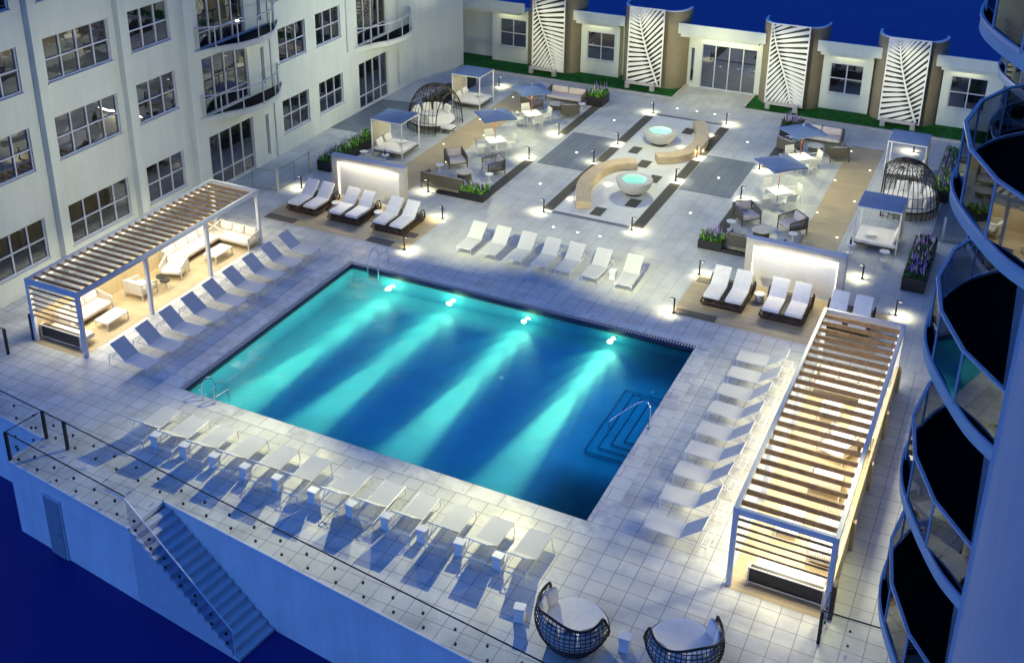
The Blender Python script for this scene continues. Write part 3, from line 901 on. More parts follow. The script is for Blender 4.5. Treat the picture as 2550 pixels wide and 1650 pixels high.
for k, (x0, x1) in enumerate(((-5.45, -1.55), (1.33, 5.6), (10.36, 14.25), (17.08, 20.95))):
    pl = sm([(x0, 42.6), (x0 + .05, 41.9), (x0 + .3, 41.3), (x0 + .75, 40.98), (x0 + 1.4, 40.9), (x1 - 1.4, 40.9), (x1 - .75, 40.98), (x1 - .3, 41.3), (x1 - .05, 41.9), (x1, 42.6)], 5)
    cxm = (x0 + x1) / 2
    inner = [(a + (.14 if a < cxm - 1.3 else (-.14 if a > cxm + 1.3 else 0)), b + .16) for a, b, _ in pl]
    outer = [(a, b) for a, b, _ in pl]
    m = MB(); n = len(outer)
    m.add([(a, b, 0) for a, b in outer] + [(a, b, 5.10) for a, b in outer] + [(a, b, 5.10) for a, b in inner] + [(a, b, 0) for a, b in inner],
          [(i, i + 1, n + i + 1, n + i) for i in range(n - 1)] + [(n + i, n + i + 1, 2 * n + i + 1, 2 * n + i) for i in range(n - 1)] + [(2 * n + i, 2 * n + i + 1, 3 * n + i + 1, 3 * n + i) for i in range(n - 1)])
    m.build('curved_pier', 'pier', pv, smooth=False, world=True)
    cp = MB()
    for i in range(n - 1): cp.add([(*outer[i], 5.105), (*outer[i + 1], 5.105), (*inner[i + 1], 5.105), (*inner[i], 5.105), (*outer[i], 5.16), (*outer[i + 1], 5.16), (*inner[i + 1], 5.16), (*inner[i], 5.16)], [(0, 1, 5, 4), (4, 5, 6, 7), (7, 6, 2, 3)])
    cp.build('pier_cap', 'wallcap', pv, world=True)
# ---- palm screens
def clip(poly, x0, x1, z0, z1):
    for ax, lim, s in ((0, x0, 1), (0, x1, -1), (1, z0, 1), (1, z1, -1)):
        out = []
        for i in range(len(poly)):
            a, b = poly[i - 1], poly[i]
            ia, ib = (a[ax] - lim) * s >= 0, (b[ax] - lim) * s >= 0
            if ia != ib:
                t = (lim - a[ax]) / (b[ax] - a[ax]); out.append((a[0] + (b[0] - a[0]) * t, a[1] + (b[1] - a[1]) * t))
            if ib: out.append(b)
        poly = out
        if not poly: return []
    return poly
def palm_screen(x0, style, label):
    Wd, Hh = 2.32, 5.05
    t = thing('palm_screen', label, 'screen', (x0, 40.35, .28), group='white palm-leaf screens on the piers')
    f = MB()
    f.box(0, Wd, 0, .08, 0, .07).box(0, Wd, 0, .08, Hh - .07, Hh).box(0, .07, 0, .08, .07, Hh - .07).box(Wd - .07, Wd, 0, .08, .07, Hh - .07)
    f.build('frame', 'white', t)
    def extr(m, poly, y0=.01, y1=.06):
        n = len(poly)
        if n < 3: return
        area = sum(poly[i - 1][0] * poly[i][1] - poly[i][0] * poly[i - 1][1] for i in range(n))
        if abs(area) < 1e-4: return
        m.add([(a, y0, b) for a, b in poly] + [(a, y1, b) for a, b in poly], [tuple(range(n)), tuple(range(2 * n - 1, n - 1, -1))] + [(i, (i + 1) % n, n + (i + 1) % n, n + i) for i in range(n)])
    MB().box(.06, Wd - .06, .09, .11, .06, Hh - .06).build('backing', 'black', t)
    if style == 'A': rib = [(.10, 5.0), (.28, 4.1), (.62, 3.1), (1.0, 2.1), (1.35, 1.1), (1.62, .05)]
    else: rib = [(.62, 5.0), (.72, 4.2), (.95, 3.2), (1.30, 2.1), (1.68, 1.1), (2.10, .1)]
    rb = [(p[0], p[1]) for p in arc3([(a, b, 0) for a, b in rib], 6)]
    m = MB()
    for i in range(len(rb) - 1):
        (a, b), (c, d) = rb[i], rb[i + 1]
        wv = .035 + .03 * i / len(rb)
        extr(m, [(a - wv, b), (a + wv, b), (c + wv, d), (c - wv, d)], -.01, .07)
    m.build('midrib', 'white', t)
    def at(u):
        k = u * (len(rb) - 1); i = min(int(k), len(rb) - 2); fr_ = k - i
        return (rb[i][0] + (rb[i + 1][0] - rb[i][0]) * fr_, rb[i][1] + (rb[i + 1][1] - rb[i][1]) * fr_)
    lv = MB()
    def leaflet(p, ang, w0):
        L = 4.2; dx, dz = math.cos(ang), math.sin(ang); nx, nz = -dz, dx
        q = (p[0] + dx * L, p[1] + dz * L)
        poly = [(p[0] - nx * w0 * .35, p[1] - nz * w0 * .35), (p[0] + dx * .5 - nx * w0, p[1] + dz * .5 - nz * w0), (q[0] - nx * w0 * 1.12, q[1] - nz * w0 * 1.12),
                (q[0] + nx * w0 * 1.12, q[1] + nz * w0 * 1.12), (p[0] + dx * .5 + nx * w0, p[1] + dz * .5 + nz * w0), (p[0] + nx * w0 * .35, p[1] + nz * w0 * .35)]
        extr(lv, clip(poly, .05, Wd - .05, .05, Hh - .05))
    if style == 'A':
        n = 21
        for i in range(-3, n):
            u = i / n; p = at(max(u, 0)) if u >= 0 else (rb[0][0] - .02, rb[0][1] + .26 * -i)
            leaflet(p, R(38 - 82 * max(0, u) ** .8 + (0 if i > 2 else 3)), .095)
        for i in range(0, n + 6):
            u = i / (n + 1); p = at(min(u, 1)) if u <= 1 else (rb[-1][0], rb[-1][1])
            if u <= 1: leaflet(p, R(213 + 34 * u), .074)
    else:
        n = 21
        for i in range(0, n):
            u = i / n; leaflet(at(u), R(66 - 36 * u), .074)
        for i in range(0, n + 1):
            u = i / n; leaflet(at(u), R(128 + 84 * u ** .8), .096)
    lv.build('leaflets', 'white', t)
PS = ('leftmost white palm-leaf screen, its top cut by the picture edge', 'white palm-leaf screen just left of the glazed entrance', 'white palm-leaf screen just right of the glazed entrance', 'white palm-leaf screen nearest the right tower')
for k, (x0, stl) in enumerate(((-4.58, 'A'), (2.15, 'B'), (11.12, 'A'), (17.86, 'B'))): palm_screen(x0, stl, PS[k])
for k, x0 in enumerate((-4.62, 2.2, 11.28, 18.05)):
    t = thing('planter_bench', ('low concrete trestle under the leftmost palm screen', 'low concrete trestle under the palm screen left of the entrance', 'low concrete trestle under the palm screen right of the entrance', 'low concrete trestle under the palm screen nearest the tower')[k], 'bench', (x0, 40.05, 0), group='concrete trestles under the palm screens')
    MB().bbox(0, 1.95, -.12, .14, .36, .50, .02).build('top', 'curb', t)
    for a in (0.0, 1.67): MB().bbox(a + .001, a + .28, -.115, .135, .04, .359, .02).build('leg', 'curb', t)
# lawn and curbs
flat([[(-14, 39.35), (5.55, 39.35), (5.55, 42.3), (-14, 42.3)], [(10.2, 39.35), (25.8, 39.35), (25.8, 42.3), (10.2, 42.3)]], .05, 'lawn', 'grass')
cb = MB()
cb.box(-9.3, 5.72, 39.15, 39.34, 0.002, .12).box(5.56, 5.73, 39.34, 42.2, 0.002, .12).box(10.02, 25.8, 39.15, 39.34, 0.002, .12).box(10.02, 10.19, 39.34, 42.2, .002, .12)
struct('lawn_kerb', cb, 'curb')
tf = MB(); rr = random.Random(3)
for k in range(9000):
    x = rr.uniform(-9.2, 25.6); y = rr.uniform(39.4, 41.6)
    if 5.5 < x < 10.25: continue
    a = rr.uniform(0, PI); hh = rr.uniform(.03, .07); ww = .02
    tf.add([(x - ww * math.cos(a), y - ww * math.sin(a), .05), (x + ww * math.cos(a), y + ww * math.sin(a), .05), (x + rr.uniform(-.03, .03), y + rr.uniform(-.03, .03), .05 + hh)], [(0, 1, 2)])
tag(tf.build('grass_blades', 'grass'), 'short green turf growing in front of the far pavilion', 'grass', kind='stuff')
lamp('entrance_light', 'AREA', (8.2, 41.9, 3.45), 34, WHITE, pv, 3.4, sy=.5, rot=(0, 0, 0))
for x in (-6.8, -.3, 15.6, 22.2): lamp('soffit_light', 'AREA', (x, 41.4, 3.47), 5, WHITE, pv, 1.6, sy=.25, rot=(R(12), 0, 0))
lamp('entrance_light', 'POINT', (7.9, 38.8, 3.6), 190, WHITE, pv, .2)

# ---------------------------------------------------------------- pergolas
def pergola(label, x0, x1, y0, y1, pool, zt=2.72):
    """pool: +1 when the pool side is at x1, -1 when at x0"""
    t = thing('pergola', label, 'pergola', ((x0 + x1) / 2, (y0 + y1) / 2, 0))
    xf, xb = (x1, x0) if pool > 0 else (x0, x1)
    W_ = .16
    def post(x, y, h=zt - .2):
        xx = x - W_ if x == x1 else x
        MB().bbox(xx, xx + W_, y, y + W_, .01, h, .015).build('post', 'blue_paint', t, world=True)
    L = y1 - y0
    for y in (y0, y0 + L * .33, y0 + L * .665, y1 - W_): post(xf, y)
    for y in (y0, y1 - W_): post(xb, y)
    b = MB()
    b.bbox(x0, x0 + .13, y0, y1, zt - .2, zt, .012).bbox(x1 - .13, x1, y0, y1, zt - .2, zt, .012)
    b.bbox(x0 + .131, x1 - .131, y0, y0 + .13, zt - .2, zt - .002, .012).bbox(x0 + .131, x1 - .131, y1 - .13, y1, zt - .2, zt - .002, .012)
    b.build('ring_beam', 'blue_paint', t, world=True)
    s = MB(); n = round((L - .4) / (.385 if pool > 0 else .53)); sh = .125 if pool > 0 else .165
    for k in range(n):
        y = y0 + .2 + (L - .4) * (k + .5) / n
        s.box(x0 + .132, x1 - .132, y - .024, y + .024, zt - .03 - sh, zt - .03)
    s.build('roof_louvres', 'slat_wood', t, world=True)
    s = MB()
    z = zt - .42
    while z > 1.12:
        s.box(x0 + W_ + .002, x1 - W_ - .002, y0 + .05, y0 + .08, z, z + .075); z -= .235 if pool > 0 else .255
    s.build('end_slats', 'slat_wood', t, world=True)
    # low back wall with short posts
    s = MB(); bx = xb if pool > 0 else xb - .07
    s.box(bx, bx + .07, y0 + W_ + .01, y1 - W_ - .01, .01, 1.1)
    s.build('low_wall', 'rug', t, world=True)
    nx = xb + (-.12 if pool > 0 else .002)
    for k in range(5):
        y = y0 + (L - .2) * k / 4
        MB().bbox(nx, nx + .115, y - .02, y + (.16 if k else .30), .01, 1.15 if k in (0,) else 1.02, .01).build('pier', 'wicker' if k == 0 else 'rug', t, world=True)
    # light strips under the beams
    s = MB()
    s.box(xb + (.15 if pool > 0 else -.19), xb + (.19 if pool > 0 else -.15), y0 + .3, y1 - .3, zt - .25, zt - .205)
    s.build('light_strip', 'ledhot', t, world=True)
    cx = (x0 + x1) / 2
    for k in range(4):
        lamp('pergola_light', 'AREA', (cx, y0 + L * (k + .5) / 4, zt - .30), 105 if pool > 0 else 165, (1, .93, .70), t, 1.2, sy=L / 4 - .6)
    lamp('pergola_light', 'AREA', (cx, y0 + .5, zt - .4), 22, WARM, t, 1.8, sy=.4)
    return t
pergola('long slatted pergola over beige sofas on the left of the pool', -7.5, -4.78, .02, 11.0, 1)
pergola('long slatted pergola on the right of the pool, roof seen from above', 20.17, 23.0, -.76, 11.62, -1)

# ---------------------------------------------------------------- sun loungers
def make_lounger(back=40):
    t = thing('sling_lounger', '', 'sun lounger')
    hw = .36
    for s in (-1, 1):
        m = MB(); m.tube([(s * hw, -.97, .33), (s * hw, .97, .33)], .019, 6); m.build('side_rail', 'whitem', t)
        for y, o in ((-.93, -.04), (.93, .04)):
            MB().tube([(s * hw, y, .33), (s * (hw + .01), y + o, .0)], .017, 6, taper=.75).build('leg', 'whitem', t)
    MB().tube([(-hw, -.97, .33), (hw, -.97, .33)], .019, 6).build('foot_bar', 'whitem', t)
    MB().tube([(-hw, .97, .33), (hw, .97, .33)], .019, 6).build('head_bar', 'whitem', t)
    sg_ = MB(); ny, nx_ = 8, 6; vs = []
    for a_ in range(ny + 1):
        y = -.955 + 1.085 * a_ / ny
        for b_ in range(nx_ + 1):
            x = -hw + .012 + 2 * (hw - .012) * b_ / nx_
            vs.append((x, y, .350 - .028 * math.sin(PI * b_ / nx_) * math.sin(PI * min(1, max(0, (y + .97) / 1.12))) ** .6))
    sg_.add(vs, [(a_ * (nx_ + 1) + b_, a_ * (nx_ + 1) + b_ + 1, (a_ + 1) * (nx_ + 1) + b_ + 1, (a_ + 1) * (nx_ + 1) + b_) for a_ in range(ny) for b_ in range(nx_)])
    sg_.build('seat_sling', 'sling', t, smooth=True)
    a = (0.14, .35); b = (.14 + .86 * math.cos(R(back)), .35 + .86 * math.sin(R(back)))
    bk = MB()
    ux, uz = b[0] - a[0], b[1] - a[1]; L = math.hypot(ux, uz); nx, nz = -uz / L * .008, ux / L * .008
    hw2 = hw - .01
    bk.add([(-hw2, a[0] - nx, a[1] - nz), (hw2, a[0] - nx, a[1] - nz), (hw2, b[0] - nx, b[1] - nz), (-hw2, b[0] - nx, b[1] - nz),
            (-hw2, a[0] + nx, a[1] + nz), (hw2, a[0] + nx, a[1] + nz), (hw2, b[0] + nx, b[1] + nz), (-hw2, b[0] + nx, b[1] + nz)],
           [(0, 3, 2, 1), (4, 5, 6, 7), (0, 1, 5, 4), (1, 2, 6, 5), (2, 3, 7, 6), (3, 0, 4, 7)])
    bo = bk.build('backrest', 'sling', t)
    MB().tube([(-hw2, a[0], a[1]), (-hw2, b[0], b[1]), (hw2, b[0], b[1]), (hw2, a[0], a[1])], .016, 6).build('back_frame', 'whitem', bo)
    st_ = MB()
    for s in (-1, 1): st_.tube([(s * (hw - .04), .52, .66), (s * (hw - .04), .78, .33)], .012, 5)
    st_.tube([(-hw + .04, .78, .33), (hw - .04, .78, .33)], .012, 5)
    st_.build('support_strut', 'whitem', t)
    return t
LGK = [Kind(lambda: make_lounger(40)), Kind(lambda: make_lounger(38)), Kind(lambda: make_lounger(42.5))]
class LG:
    n = 0
    @staticmethod
    def put(loc, rz, label, group):
        LG.n += 1
        return LGK[(LG.n * 7 // 3) % 3].put(loc, rz, label, group)
rnd = random.Random(11)
def jit(): return rnd.uniform(-.035, .035)
fl = [.41, 1.65, 2.87, 4.12, 5.37, 6.62, 8.14, 9.40, 10.65, 11.90, 13.15, 14.40]
for i, x in enumerate(fl):
    extra = {0: 'end one of the front row, nearest the bent grab rails', 11: 'end one of the front row, nearest the round nest daybed'}.get(i, f'{ORD[i]} from the left in the front row by the balustrade')
    LG.put((x + .39, -2.43, .004), PI + jit(), 'white sling lounger, ' + extra, 'white loungers in the front row')
for i in range(9):
    y = .42 + (10.85 - .42) * i / 8
    LG.put((-2.70, y, .004), R(90) + jit(), f'white sling lounger beside the left pergola, {ORD[i]} counting from the near end', 'loungers beside the left pergola')
for i in range(9):
    y = [.48, 1.98, 3.3, 4.55, 5.78, 7.15, 8.4, 9.65, 10.9][i]
    LG.put((18.40, y, .004), R(-90) + jit(), f'white sling lounger beside the right pergola, {ORD[i]} counting from the near end', 'loungers beside the right pergola')
for i, x in enumerate((3.99, 5.23, 6.50, 7.70, 8.84, 10.10, 11.57)):
    LG.put((x, 15.10, .004), jit(), f'white sling lounger beyond the far pool edge, {ORD[i]} from the left', 'row of seven loungers beyond the pool')

def make_cube():
    t = thing('side_cube', '', 'side table'); t.scale = (.88, .88, .95)
    m = MB(); m.lathe([(.20, 0), (.235, .02), (.20, .25), (.235, .42), (.24, .45)], 4, (0, 0, 0))
    o = m.build('base', 'white', t); o.rotation_euler = (0, 0, R(45))
    MB().bbox(-.19, .19, -.17, .17, .452, .49, .03).build('top', 'white', t)
    return t
CB = Kind(make_cube)
def between(a, b): return (a + .78 + b) / 2 - .01
for i in range(11):
    CB.put((between(fl[i], fl[i + 1]), -3.02, .004), jit() * 3, f'small white cube table between the {ORD[i]} and {ORD[i+1]} loungers of the front row', 'white cube tables')
CB.put((15.55, -4.55, .004), .2, 'small white cube table left of the two round nest daybeds', 'white cube tables')
CB.put((18.45, -4.25, .004), .1, 'small white cube table between the two round nest daybeds', 'white cube tables')
CB.put((10.84, 15.0, .004), 0, 'small white cube table in the row of seven loungers beyond the pool', 'white cube tables')

# wicker double chaise
def make_chaise():
    t = thing('wicker_double_chaise', '', 'chaise'); t.scale = (1.03, 1.0, 1.14)
    hw, y0, y1, h = .84, -1.0, 1.0, .34
    m = MB(); rr = random.Random(5)
    def ring(z, g=0):
        return [(-hw - g, y0 - g, z), (hw + g, y0 - g, z), (hw + g, y1 + g, z), (-hw - g, y1 + g, z)]
    for z, g in ((.03, -.06), (.17, .03), (h, -.04)):
        m.tube(ring(z, g), .022, 5, closed=True)
    per = []
    n = 66
    c = [(-hw, y0), (hw, y0), (hw, y1), (-hw, y1)]
    def pp(u):
        u = (u % 1) * 4; i = int(u) % 4; f_ = u - int(u); a, b = c[i], c[(i + 1) % 4]
        return (a[0] + (b[0] - a[0]) * f_, a[1] + (b[1] - a[1]) * f_)
    for k in range(n):
        u = k / n
        a = pp(u); b = pp(u + rr.uniform(-.035, .035)); mm = pp(u + rr.uniform(-.01, .01))
        m.tube([(a[0] * .95, a[1] * .96, .03), (mm[0] * 1.04, mm[1] * 1.035, .17), (b[0] * .96, b[1] * .97, h)], .013, 4)
    m.build('wicker_base', 'bwicker', t)
    MB().box(-hw + .10, hw - .10, y0 + .10, y1 - .10, .05, h - .02).build('inner_frame', 'wicker', t)
    for s in (-1, 1):
        hd = MB()
        pts = [(s * (hw + .02), y1 - .25 + .30 * math.cos(a), .32 + .26 * math.sin(a)) for a in [2 * PI * k / 12 for k in range(12)]]
        hd.tube(pts, .025, 5, closed=True)
        for k in range(5): hd.tube([pts[k], pts[11 - k]], .012, 4)
        hd.build('side_hoop', 'wicker', t)
    for s in (-1, 1):
        cx = s * .445
        a, b = (-.98, h), (.22, h + .02)
        q = (.86, .93)
        th = .09
        prof = [(y0, .345), (.20, .345), (.84, .88), (.80, .97), (.14, .45), (y0 + .03, .45)]
        mm = MB(); w0 = cx - .335; w1 = cx + .335
        nn = len(prof)
        mm.add([(w0, a_, b_) for a_, b_ in prof] + [(w1, a_, b_) for a_, b_ in prof], [tuple(range(nn)), tuple(range(2 * nn - 1, nn - 1, -1))] + [(i, nn + i, nn + (i + 1) % nn, (i + 1) % nn) for i in range(nn)])
        o = mm.build('mattress', 'cushion', t)
        bm = o.modifiers.new('bevel', 'BEVEL'); bm.width = .025; bm.segments = 2
    return t
CH = Kind(make_chaise)
CHX = ((-5.07, 15.45, 'leftmost of the three before the left lit wall'), (-2.66, 15.45, 'middle of the three before the left lit wall'), (-.20, 15.45, 'rightmost of the three before the left lit wall'),
       (15.75, 15.48, 'leftmost of the three before the right lit wall'), (18.18, 15.48, 'middle of the three before the right lit wall'), (20.60, 15.48, 'half hidden behind the right pergola'))
for x, y, l in CHX: CH.put((x, y, .018), 0, 'white double chaise on wicker base, ' + l, 'wicker double chaises')

def small_table(label, x, y, z0=.01):
    t = thing('rattan_side_table', label, 'side table', (x, y, z0), group='small tables between the wicker chaises')
    m = MB(); m.lathe([(.16, 0), (.2, .1), (.17, .34)], 14); m.build('base', 'ropelight', t)
    MB().lathe([(.23, .342), (.24, .36), (.23, .38)], 18).build('top', 'white', t)
small_table('small round white table between the two leftmost wicker chaises', -3.86, 15.7)
small_table('small round white table between the middle and right wicker chaises of the left terrace', -1.42, 15.7)
small_table('small round white table between the two visible wicker chaises of the right terrace', 16.97, 15.9)

# ---------------------------------------------------------------- lit walls
def lit_wall(label, x0, x1, y=17.16, h=2.14):
    t = thing('lit_wall', label, 'wall', ((x0 + x1) / 2, y, 0))
    f = MB(); d = .34; b = .30
    f.box(x0, x0 + b, y, y + d, .0, h).box(x1 - b, x1, y, y + d, .0, h).box(x0 + b, x1 - b, y + .001, y + d, h - .26, h - .001)
    f.box(x0 + b, x1 - b, y + .16, y + d - .002, .0, h - .26)
    f.build('body', 'curb', t, world=True)
    MB().bbox(x0 - .02, x1 + .02, y - .02, y + d + .02, h + .002, h + .05, .01).build('coping', 'blue_paint', t, world=True)
    MB().box(x0 + b, x1 - b, y + .15, y + .158, .0, h - .262).build('panel', 'white', t, world=True)
    s = MB()
    s.box(x0 + b, x0 + b + .03, y + .10, y + .149, .05, h - .30).box(x1 - b - .03, x1 - b, y + .10, y + .149, .05, h - .30).box(x0 + b, x1 - b, y + .10, y + .149, h - .295, h - .262)
    s.build('light_strip', 'led', t, world=True)
    cx = (x0 + x1) / 2
    lamp('wall_light', 'AREA', (cx, y + .02, h - .29), 12, WARM, t, x1 - x0 - .8, sy=.05, rot=(R(28), 0, 0))
    lamp('wall_light', 'AREA', (cx, y - .25, h + .15), 75, WARM, t, 3.0, sy=.3, target=(cx, y - 2.4, 0))
    return t
lit_wall('pale wall with a glowing recessed panel behind the left wicker chaises', -5.03, -.82)
lit_wall('pale wall with a glowing recessed panel behind the right wicker chaises', 15.93, 20.05)

# ---------------------------------------------------------------- bollards and deck lights
def make_bollard():
    t = thing('bollard_light', '', 'lamp post')
    MB().bbox(-.03, .03, -.03, .03, 0, .64, .008).build('post', 'black', t)
    MB().bbox(-.19, .035, -.04, .04, .641, .67, .008).build('head', 'black', t)
    MB().box(-.17, -.05, -.03, .03, .632, .6405).build('lens', 'lens', t)
    MB().lathe([(.09, 0), (.09, .012)], 12).build('base_plate', 'black', t)
    lamp('bollard_glow', 'SPOT', (-.11, 0, .62), 70, WARM, t, .03, spot=125, blend=.9, target=(-.2, 0, 0), world=False)
    return t
BL = Kind(make_bollard)
BS = ((5.40, 36.25, 0, 'by the far left corner of the plaza inlay'), (5.36, 30.28, 0, 'left of the far water bowl'), (5.13, 27.2, 0, 'beside the outer end of the near curved bench'), (5.36, 20.0, 0, 'at the near left corner of the plaza inlay'),
      (9.90, 36.36, 1, 'by the far right corner of the plaza inlay'), (9.90, 30.4, 1, 'right of the far curved bench'), (9.90, 26.7, 1, 'on the right pebble strip beside the near bowl'), (9.90, 20.0, 1, 'at the near right corner of the plaza inlay'),
      (1.80, 26.03, 0, 'between the two left umbrellas, at the end of a pebble strip'), (1.78, 30.2, 0, 'near the far left umbrella at a pebble strip end'), (13.53, 25.95, 1, 'at the end of the pebble strip by the right armchairs'), (13.4, 30.25, 1, 'left of the two right umbrellas'),
      (-6.91, 17.07, 0, 'at the far left corner of the left timber terrace'), (1.30, 17.1, 0, 'at the far right corner of the left timber terrace'), (1.37, 13.38, 1, 'at the near right corner of the left timber terrace'),
      (14.05, 17.1, 1, 'at the far left corner of the right timber terrace'), (14.10, 13.37, 0, 'at the near left corner of the right timber terrace'), (22.2, 17.26, 1, 'beyond the far end of the right pergola'), (20.45, 19.9, 0, 'behind the right lit wall, by the daybed'),
      (-5.22, 36.67, 1, 'behind the far left canopy daybed'), (20.41, 36.6, 0, 'behind the far right canopy daybed'), (-.9, 19.6, 0, 'behind the near left dark sofa'))
for x, y, s, l in BS: BL.put((x, y, .013), PI * s, 'dark bollard light ' + l, 'bollard lights')
def make_dot():
    t = thing('deck_light', '', 'light')
    MB().lathe([(.085, 0), (.085, .012), (.075, .016)], 16).build('rim', 'steel', t)
    MB().lathe([(.068, .016), (.06, .024)], 16).build('lens', 'dot', t)
    return t
DT = Kind(make_dot)
DS = [(3.78, 23.1, 'left aisle, nearest the pool'), (3.78, 28.03, 'left aisle, on the grey paving'), (3.78, 33.9, 'left aisle, nearest the pavilion'), (11.8, 23.12, 'right aisle, nearest the pool'), (11.8, 28.05, 'right aisle, on the grey paving'), (11.8, 33.9, 'right aisle, nearest the pavilion'),
      (6.48, 37.62, 'leftmost of three before the entrance'), (7.72, 37.64, 'middle of three before the entrance'), (8.84, 37.63, 'rightmost of three before the entrance'), (6.47, 18.63, 'leftmost of three behind the row of seven loungers'), (7.72, 18.61, 'middle of three behind the row of seven loungers'), (8.82, 18.67, 'rightmost of three behind the row of seven loungers')]
for x, y, l in DS: DT.put((x, y, .006), 0, 'round white light set in the paving, ' + l, 'round lights in the paving')
def make_dotw():
    t = thing('walkway_light', '', 'light')
    MB().lathe([(.075, 0), (.075, .008)], 16).build('rim', 'steel', t)
    MB().lathe([(.062, .009), (.055, .018)], 16).build('lens', 'dotw', t)
    return t
DW = Kind(make_dotw)
WS = ((-3.42, 35.0), (-2.0, 32.6), (-3.42, 30.4), (-2.0, 28.1), (-3.42, 25.86), (-2.0, 23.55), (17.3, 35.1), (18.7, 32.7), (17.3, 30.5), (18.7, 28.16), (17.3, 25.97), (18.7, 23.55))
for i, (x, y) in enumerate(WS): DW.put((x, y, .012), 0, f'warm round light in the {"left" if i < 6 else "right"} timber walkway, {ORD[i % 6]} from its far end', 'warm lights in the timber walkways')

# ---------------------------------------------------------------- bowls and curved benches
def make_bowl():
    t = thing('water_bowl', '', 'fountain')
    MB().lathe([(.44, 0), (.46, .05), (.44, .10)], 32).build('foot', 'black', t, smooth=False)
    pr = [(.46, .10), (.62, .18), (.78, .34), (.88, .55), (.94, .78), (.93, .805), (.64, .805), (.62, .62), (.54, .42), (.30, .34), (.02, .33)]
    MB().lathe(pr, 40, cap=False).build('bowl', 'bowl', t, smooth=False)
    MB().lathe([(.622, .68), (.01, .68)], 32, cap=False).build('water_surface', 'bowlwater', t)
    lamp('bowl_glow', 'POINT', (0, 0, .56), 20, (.42, 1, .86), t, .12, world=False)
    return t
BW = Kind(make_bowl)
BW.put((8.5, 24.15, .006), 0, 'large cast stone bowl of glowing turquoise water, nearer the pool', 'glowing water bowls')
BW.put((7.42, 31.45, .006), 0, 'large cast stone bowl of glowing turquoise water, nearer the pavilion', 'glowing water bowls')
def make_bench():
    t = thing('curved_bench', '', 'bench')
    cl = arc3([(-.35, -.62, 0), (-1.15, -1.15, 0), (-1.66, -2.1, 0), (-1.83, -3.25, 0), (-1.75, -4.4, 0), (-1.42, -5.6, 0), (-.85, -6.9, 0)], 6)
    m = MB(); hw = .37; L = []; Rr = []
    for i, p in enumerate(cl):
        a = cl[max(0, i - 1)]; b = cl[min(len(cl) - 1, i + 1)]; d = (b - a).normalized(); n = Vector((d.y, -d.x, 0))
        L.append(p + n * hw); Rr.append(p - n * hw)
    k = len(cl)
    ch = .03; Z = .40
    rings = []
    for s, (a, b) in enumerate(zip(L, Rr)):
        e = (b - a).normalized()
        rings += [a + Vector((0, 0, .0)), a + Vector((0, 0, Z - ch)), a + e * ch + Vector((0, 0, Z)), b - e * ch + Vector((0, 0, Z)), b + Vector((0, 0, Z - ch)), b]
    fs = []
    for i in range(k - 1):
        for j in range(5): fs.append((i * 6 + j, i * 6 + j + 1, (i + 1) * 6 + j + 1, (i + 1) * 6 + j))
    fs += [tuple(range(5, -1, -1)), tuple((k - 1) * 6 + j for j in range(6))]
    m.add(rings, fs); m.build('seat_block', 'bench', t)
    s = MB()
    for i in range(k - 1):
        for q in (L, Rr):
            pass
    return t
BN = Kind(make_bench)
BN.put((7.8, 28.1, .03), 0, 'curved travertine bench wrapping round the water bowl nearer the pool', 'curved benches')
BN.put((7.8, 28.1, .03), PI, 'curved travertine bench wrapping round the water bowl nearer the pavilion', 'curved benches')
for sx_, sy_ in ((1, 1), (-1, -1)):
    for q in ((-2.2, -3.2), (-.9, -3.4), (-1.9, -6.0)):
        lamp('bench_glow', 'POINT', (7.8 + sx_ * q[0], 28.1 + sy_ * q[1], .07), 7, WARM, None, .04)

# ---------------------------------------------------------------- umbrellas, dining sets
def make_umbrella():
    t = thing('umbrella', '', 'umbrella')
    m = MB(); c = 1.32; zb, zt = 2.13, 2.42
    rim = [(c, 0), (0, c), (-c, 0), (0, -c)]
    for i in range(4):
        a, b = rim[i], rim[(i + 1) % 4]; mid = ((a[0] + b[0]) / 2 * .97, (a[1] + b[1]) / 2 * .97)
        m.add([(0, 0, zt), (a[0], a[1], zb), (mid[0], mid[1], zb + .035), (b[0], b[1], zb), (a[0], a[1], zb - .07), (mid[0], mid[1], zb - .035), (b[0], b[1], zb - .07)],
              [(0, 1, 2), (0, 2, 3), (1, 4, 5, 2), (2, 5, 6, 3)])
    m.build('canopy', 'umbrella', t)
    m = MB()
    for a in rim: m.tube([(0, 0, zt - .05), (a[0] * .98, a[1] * .98, zb - .02)], .010, 4)
    m.build('ribs', 'whitem', t)
    MB().lathe([(.035, zt), (.035, zt + .05), (.01, zt + .08)], 10).build('finial', 'whitem', t)
    MB().tube([(0, 0, 0), (0, 0, zt)], .02, 8).build('pole', 'red', t)
    MB().lathe([(.26, 0), (.26, .05), (.05, .07)], 16).build('base', 'whitem', t)
    lamp('umbrella_light', 'POINT', (.06, -.06, 1.95), 120, WHITE, t, .08, world=False)
    return t
def make_table():
    t = thing('dining_table', '', 'table')
    tp = MB().bbox(-.5, .5, -.5, .5, .72, .75, .015); tp.build('tabletop', 'white', t)
    for a in (-1, 1):
        for b in (-1, 1): MB().box(a * .44 - .02, a * .44 + .02, b * .44 - .02, b * .44 + .02, 0, .719).build('leg', 'whitem', t)
    m = MB(); m.path([(-.44, -.44, .68), (.44, -.44, .68), (.44, .44, .68), (-.44, .44, .68), (-.44, -.44, .68)], .025, .05); m.build('apron', 'whitem', t)
    return t
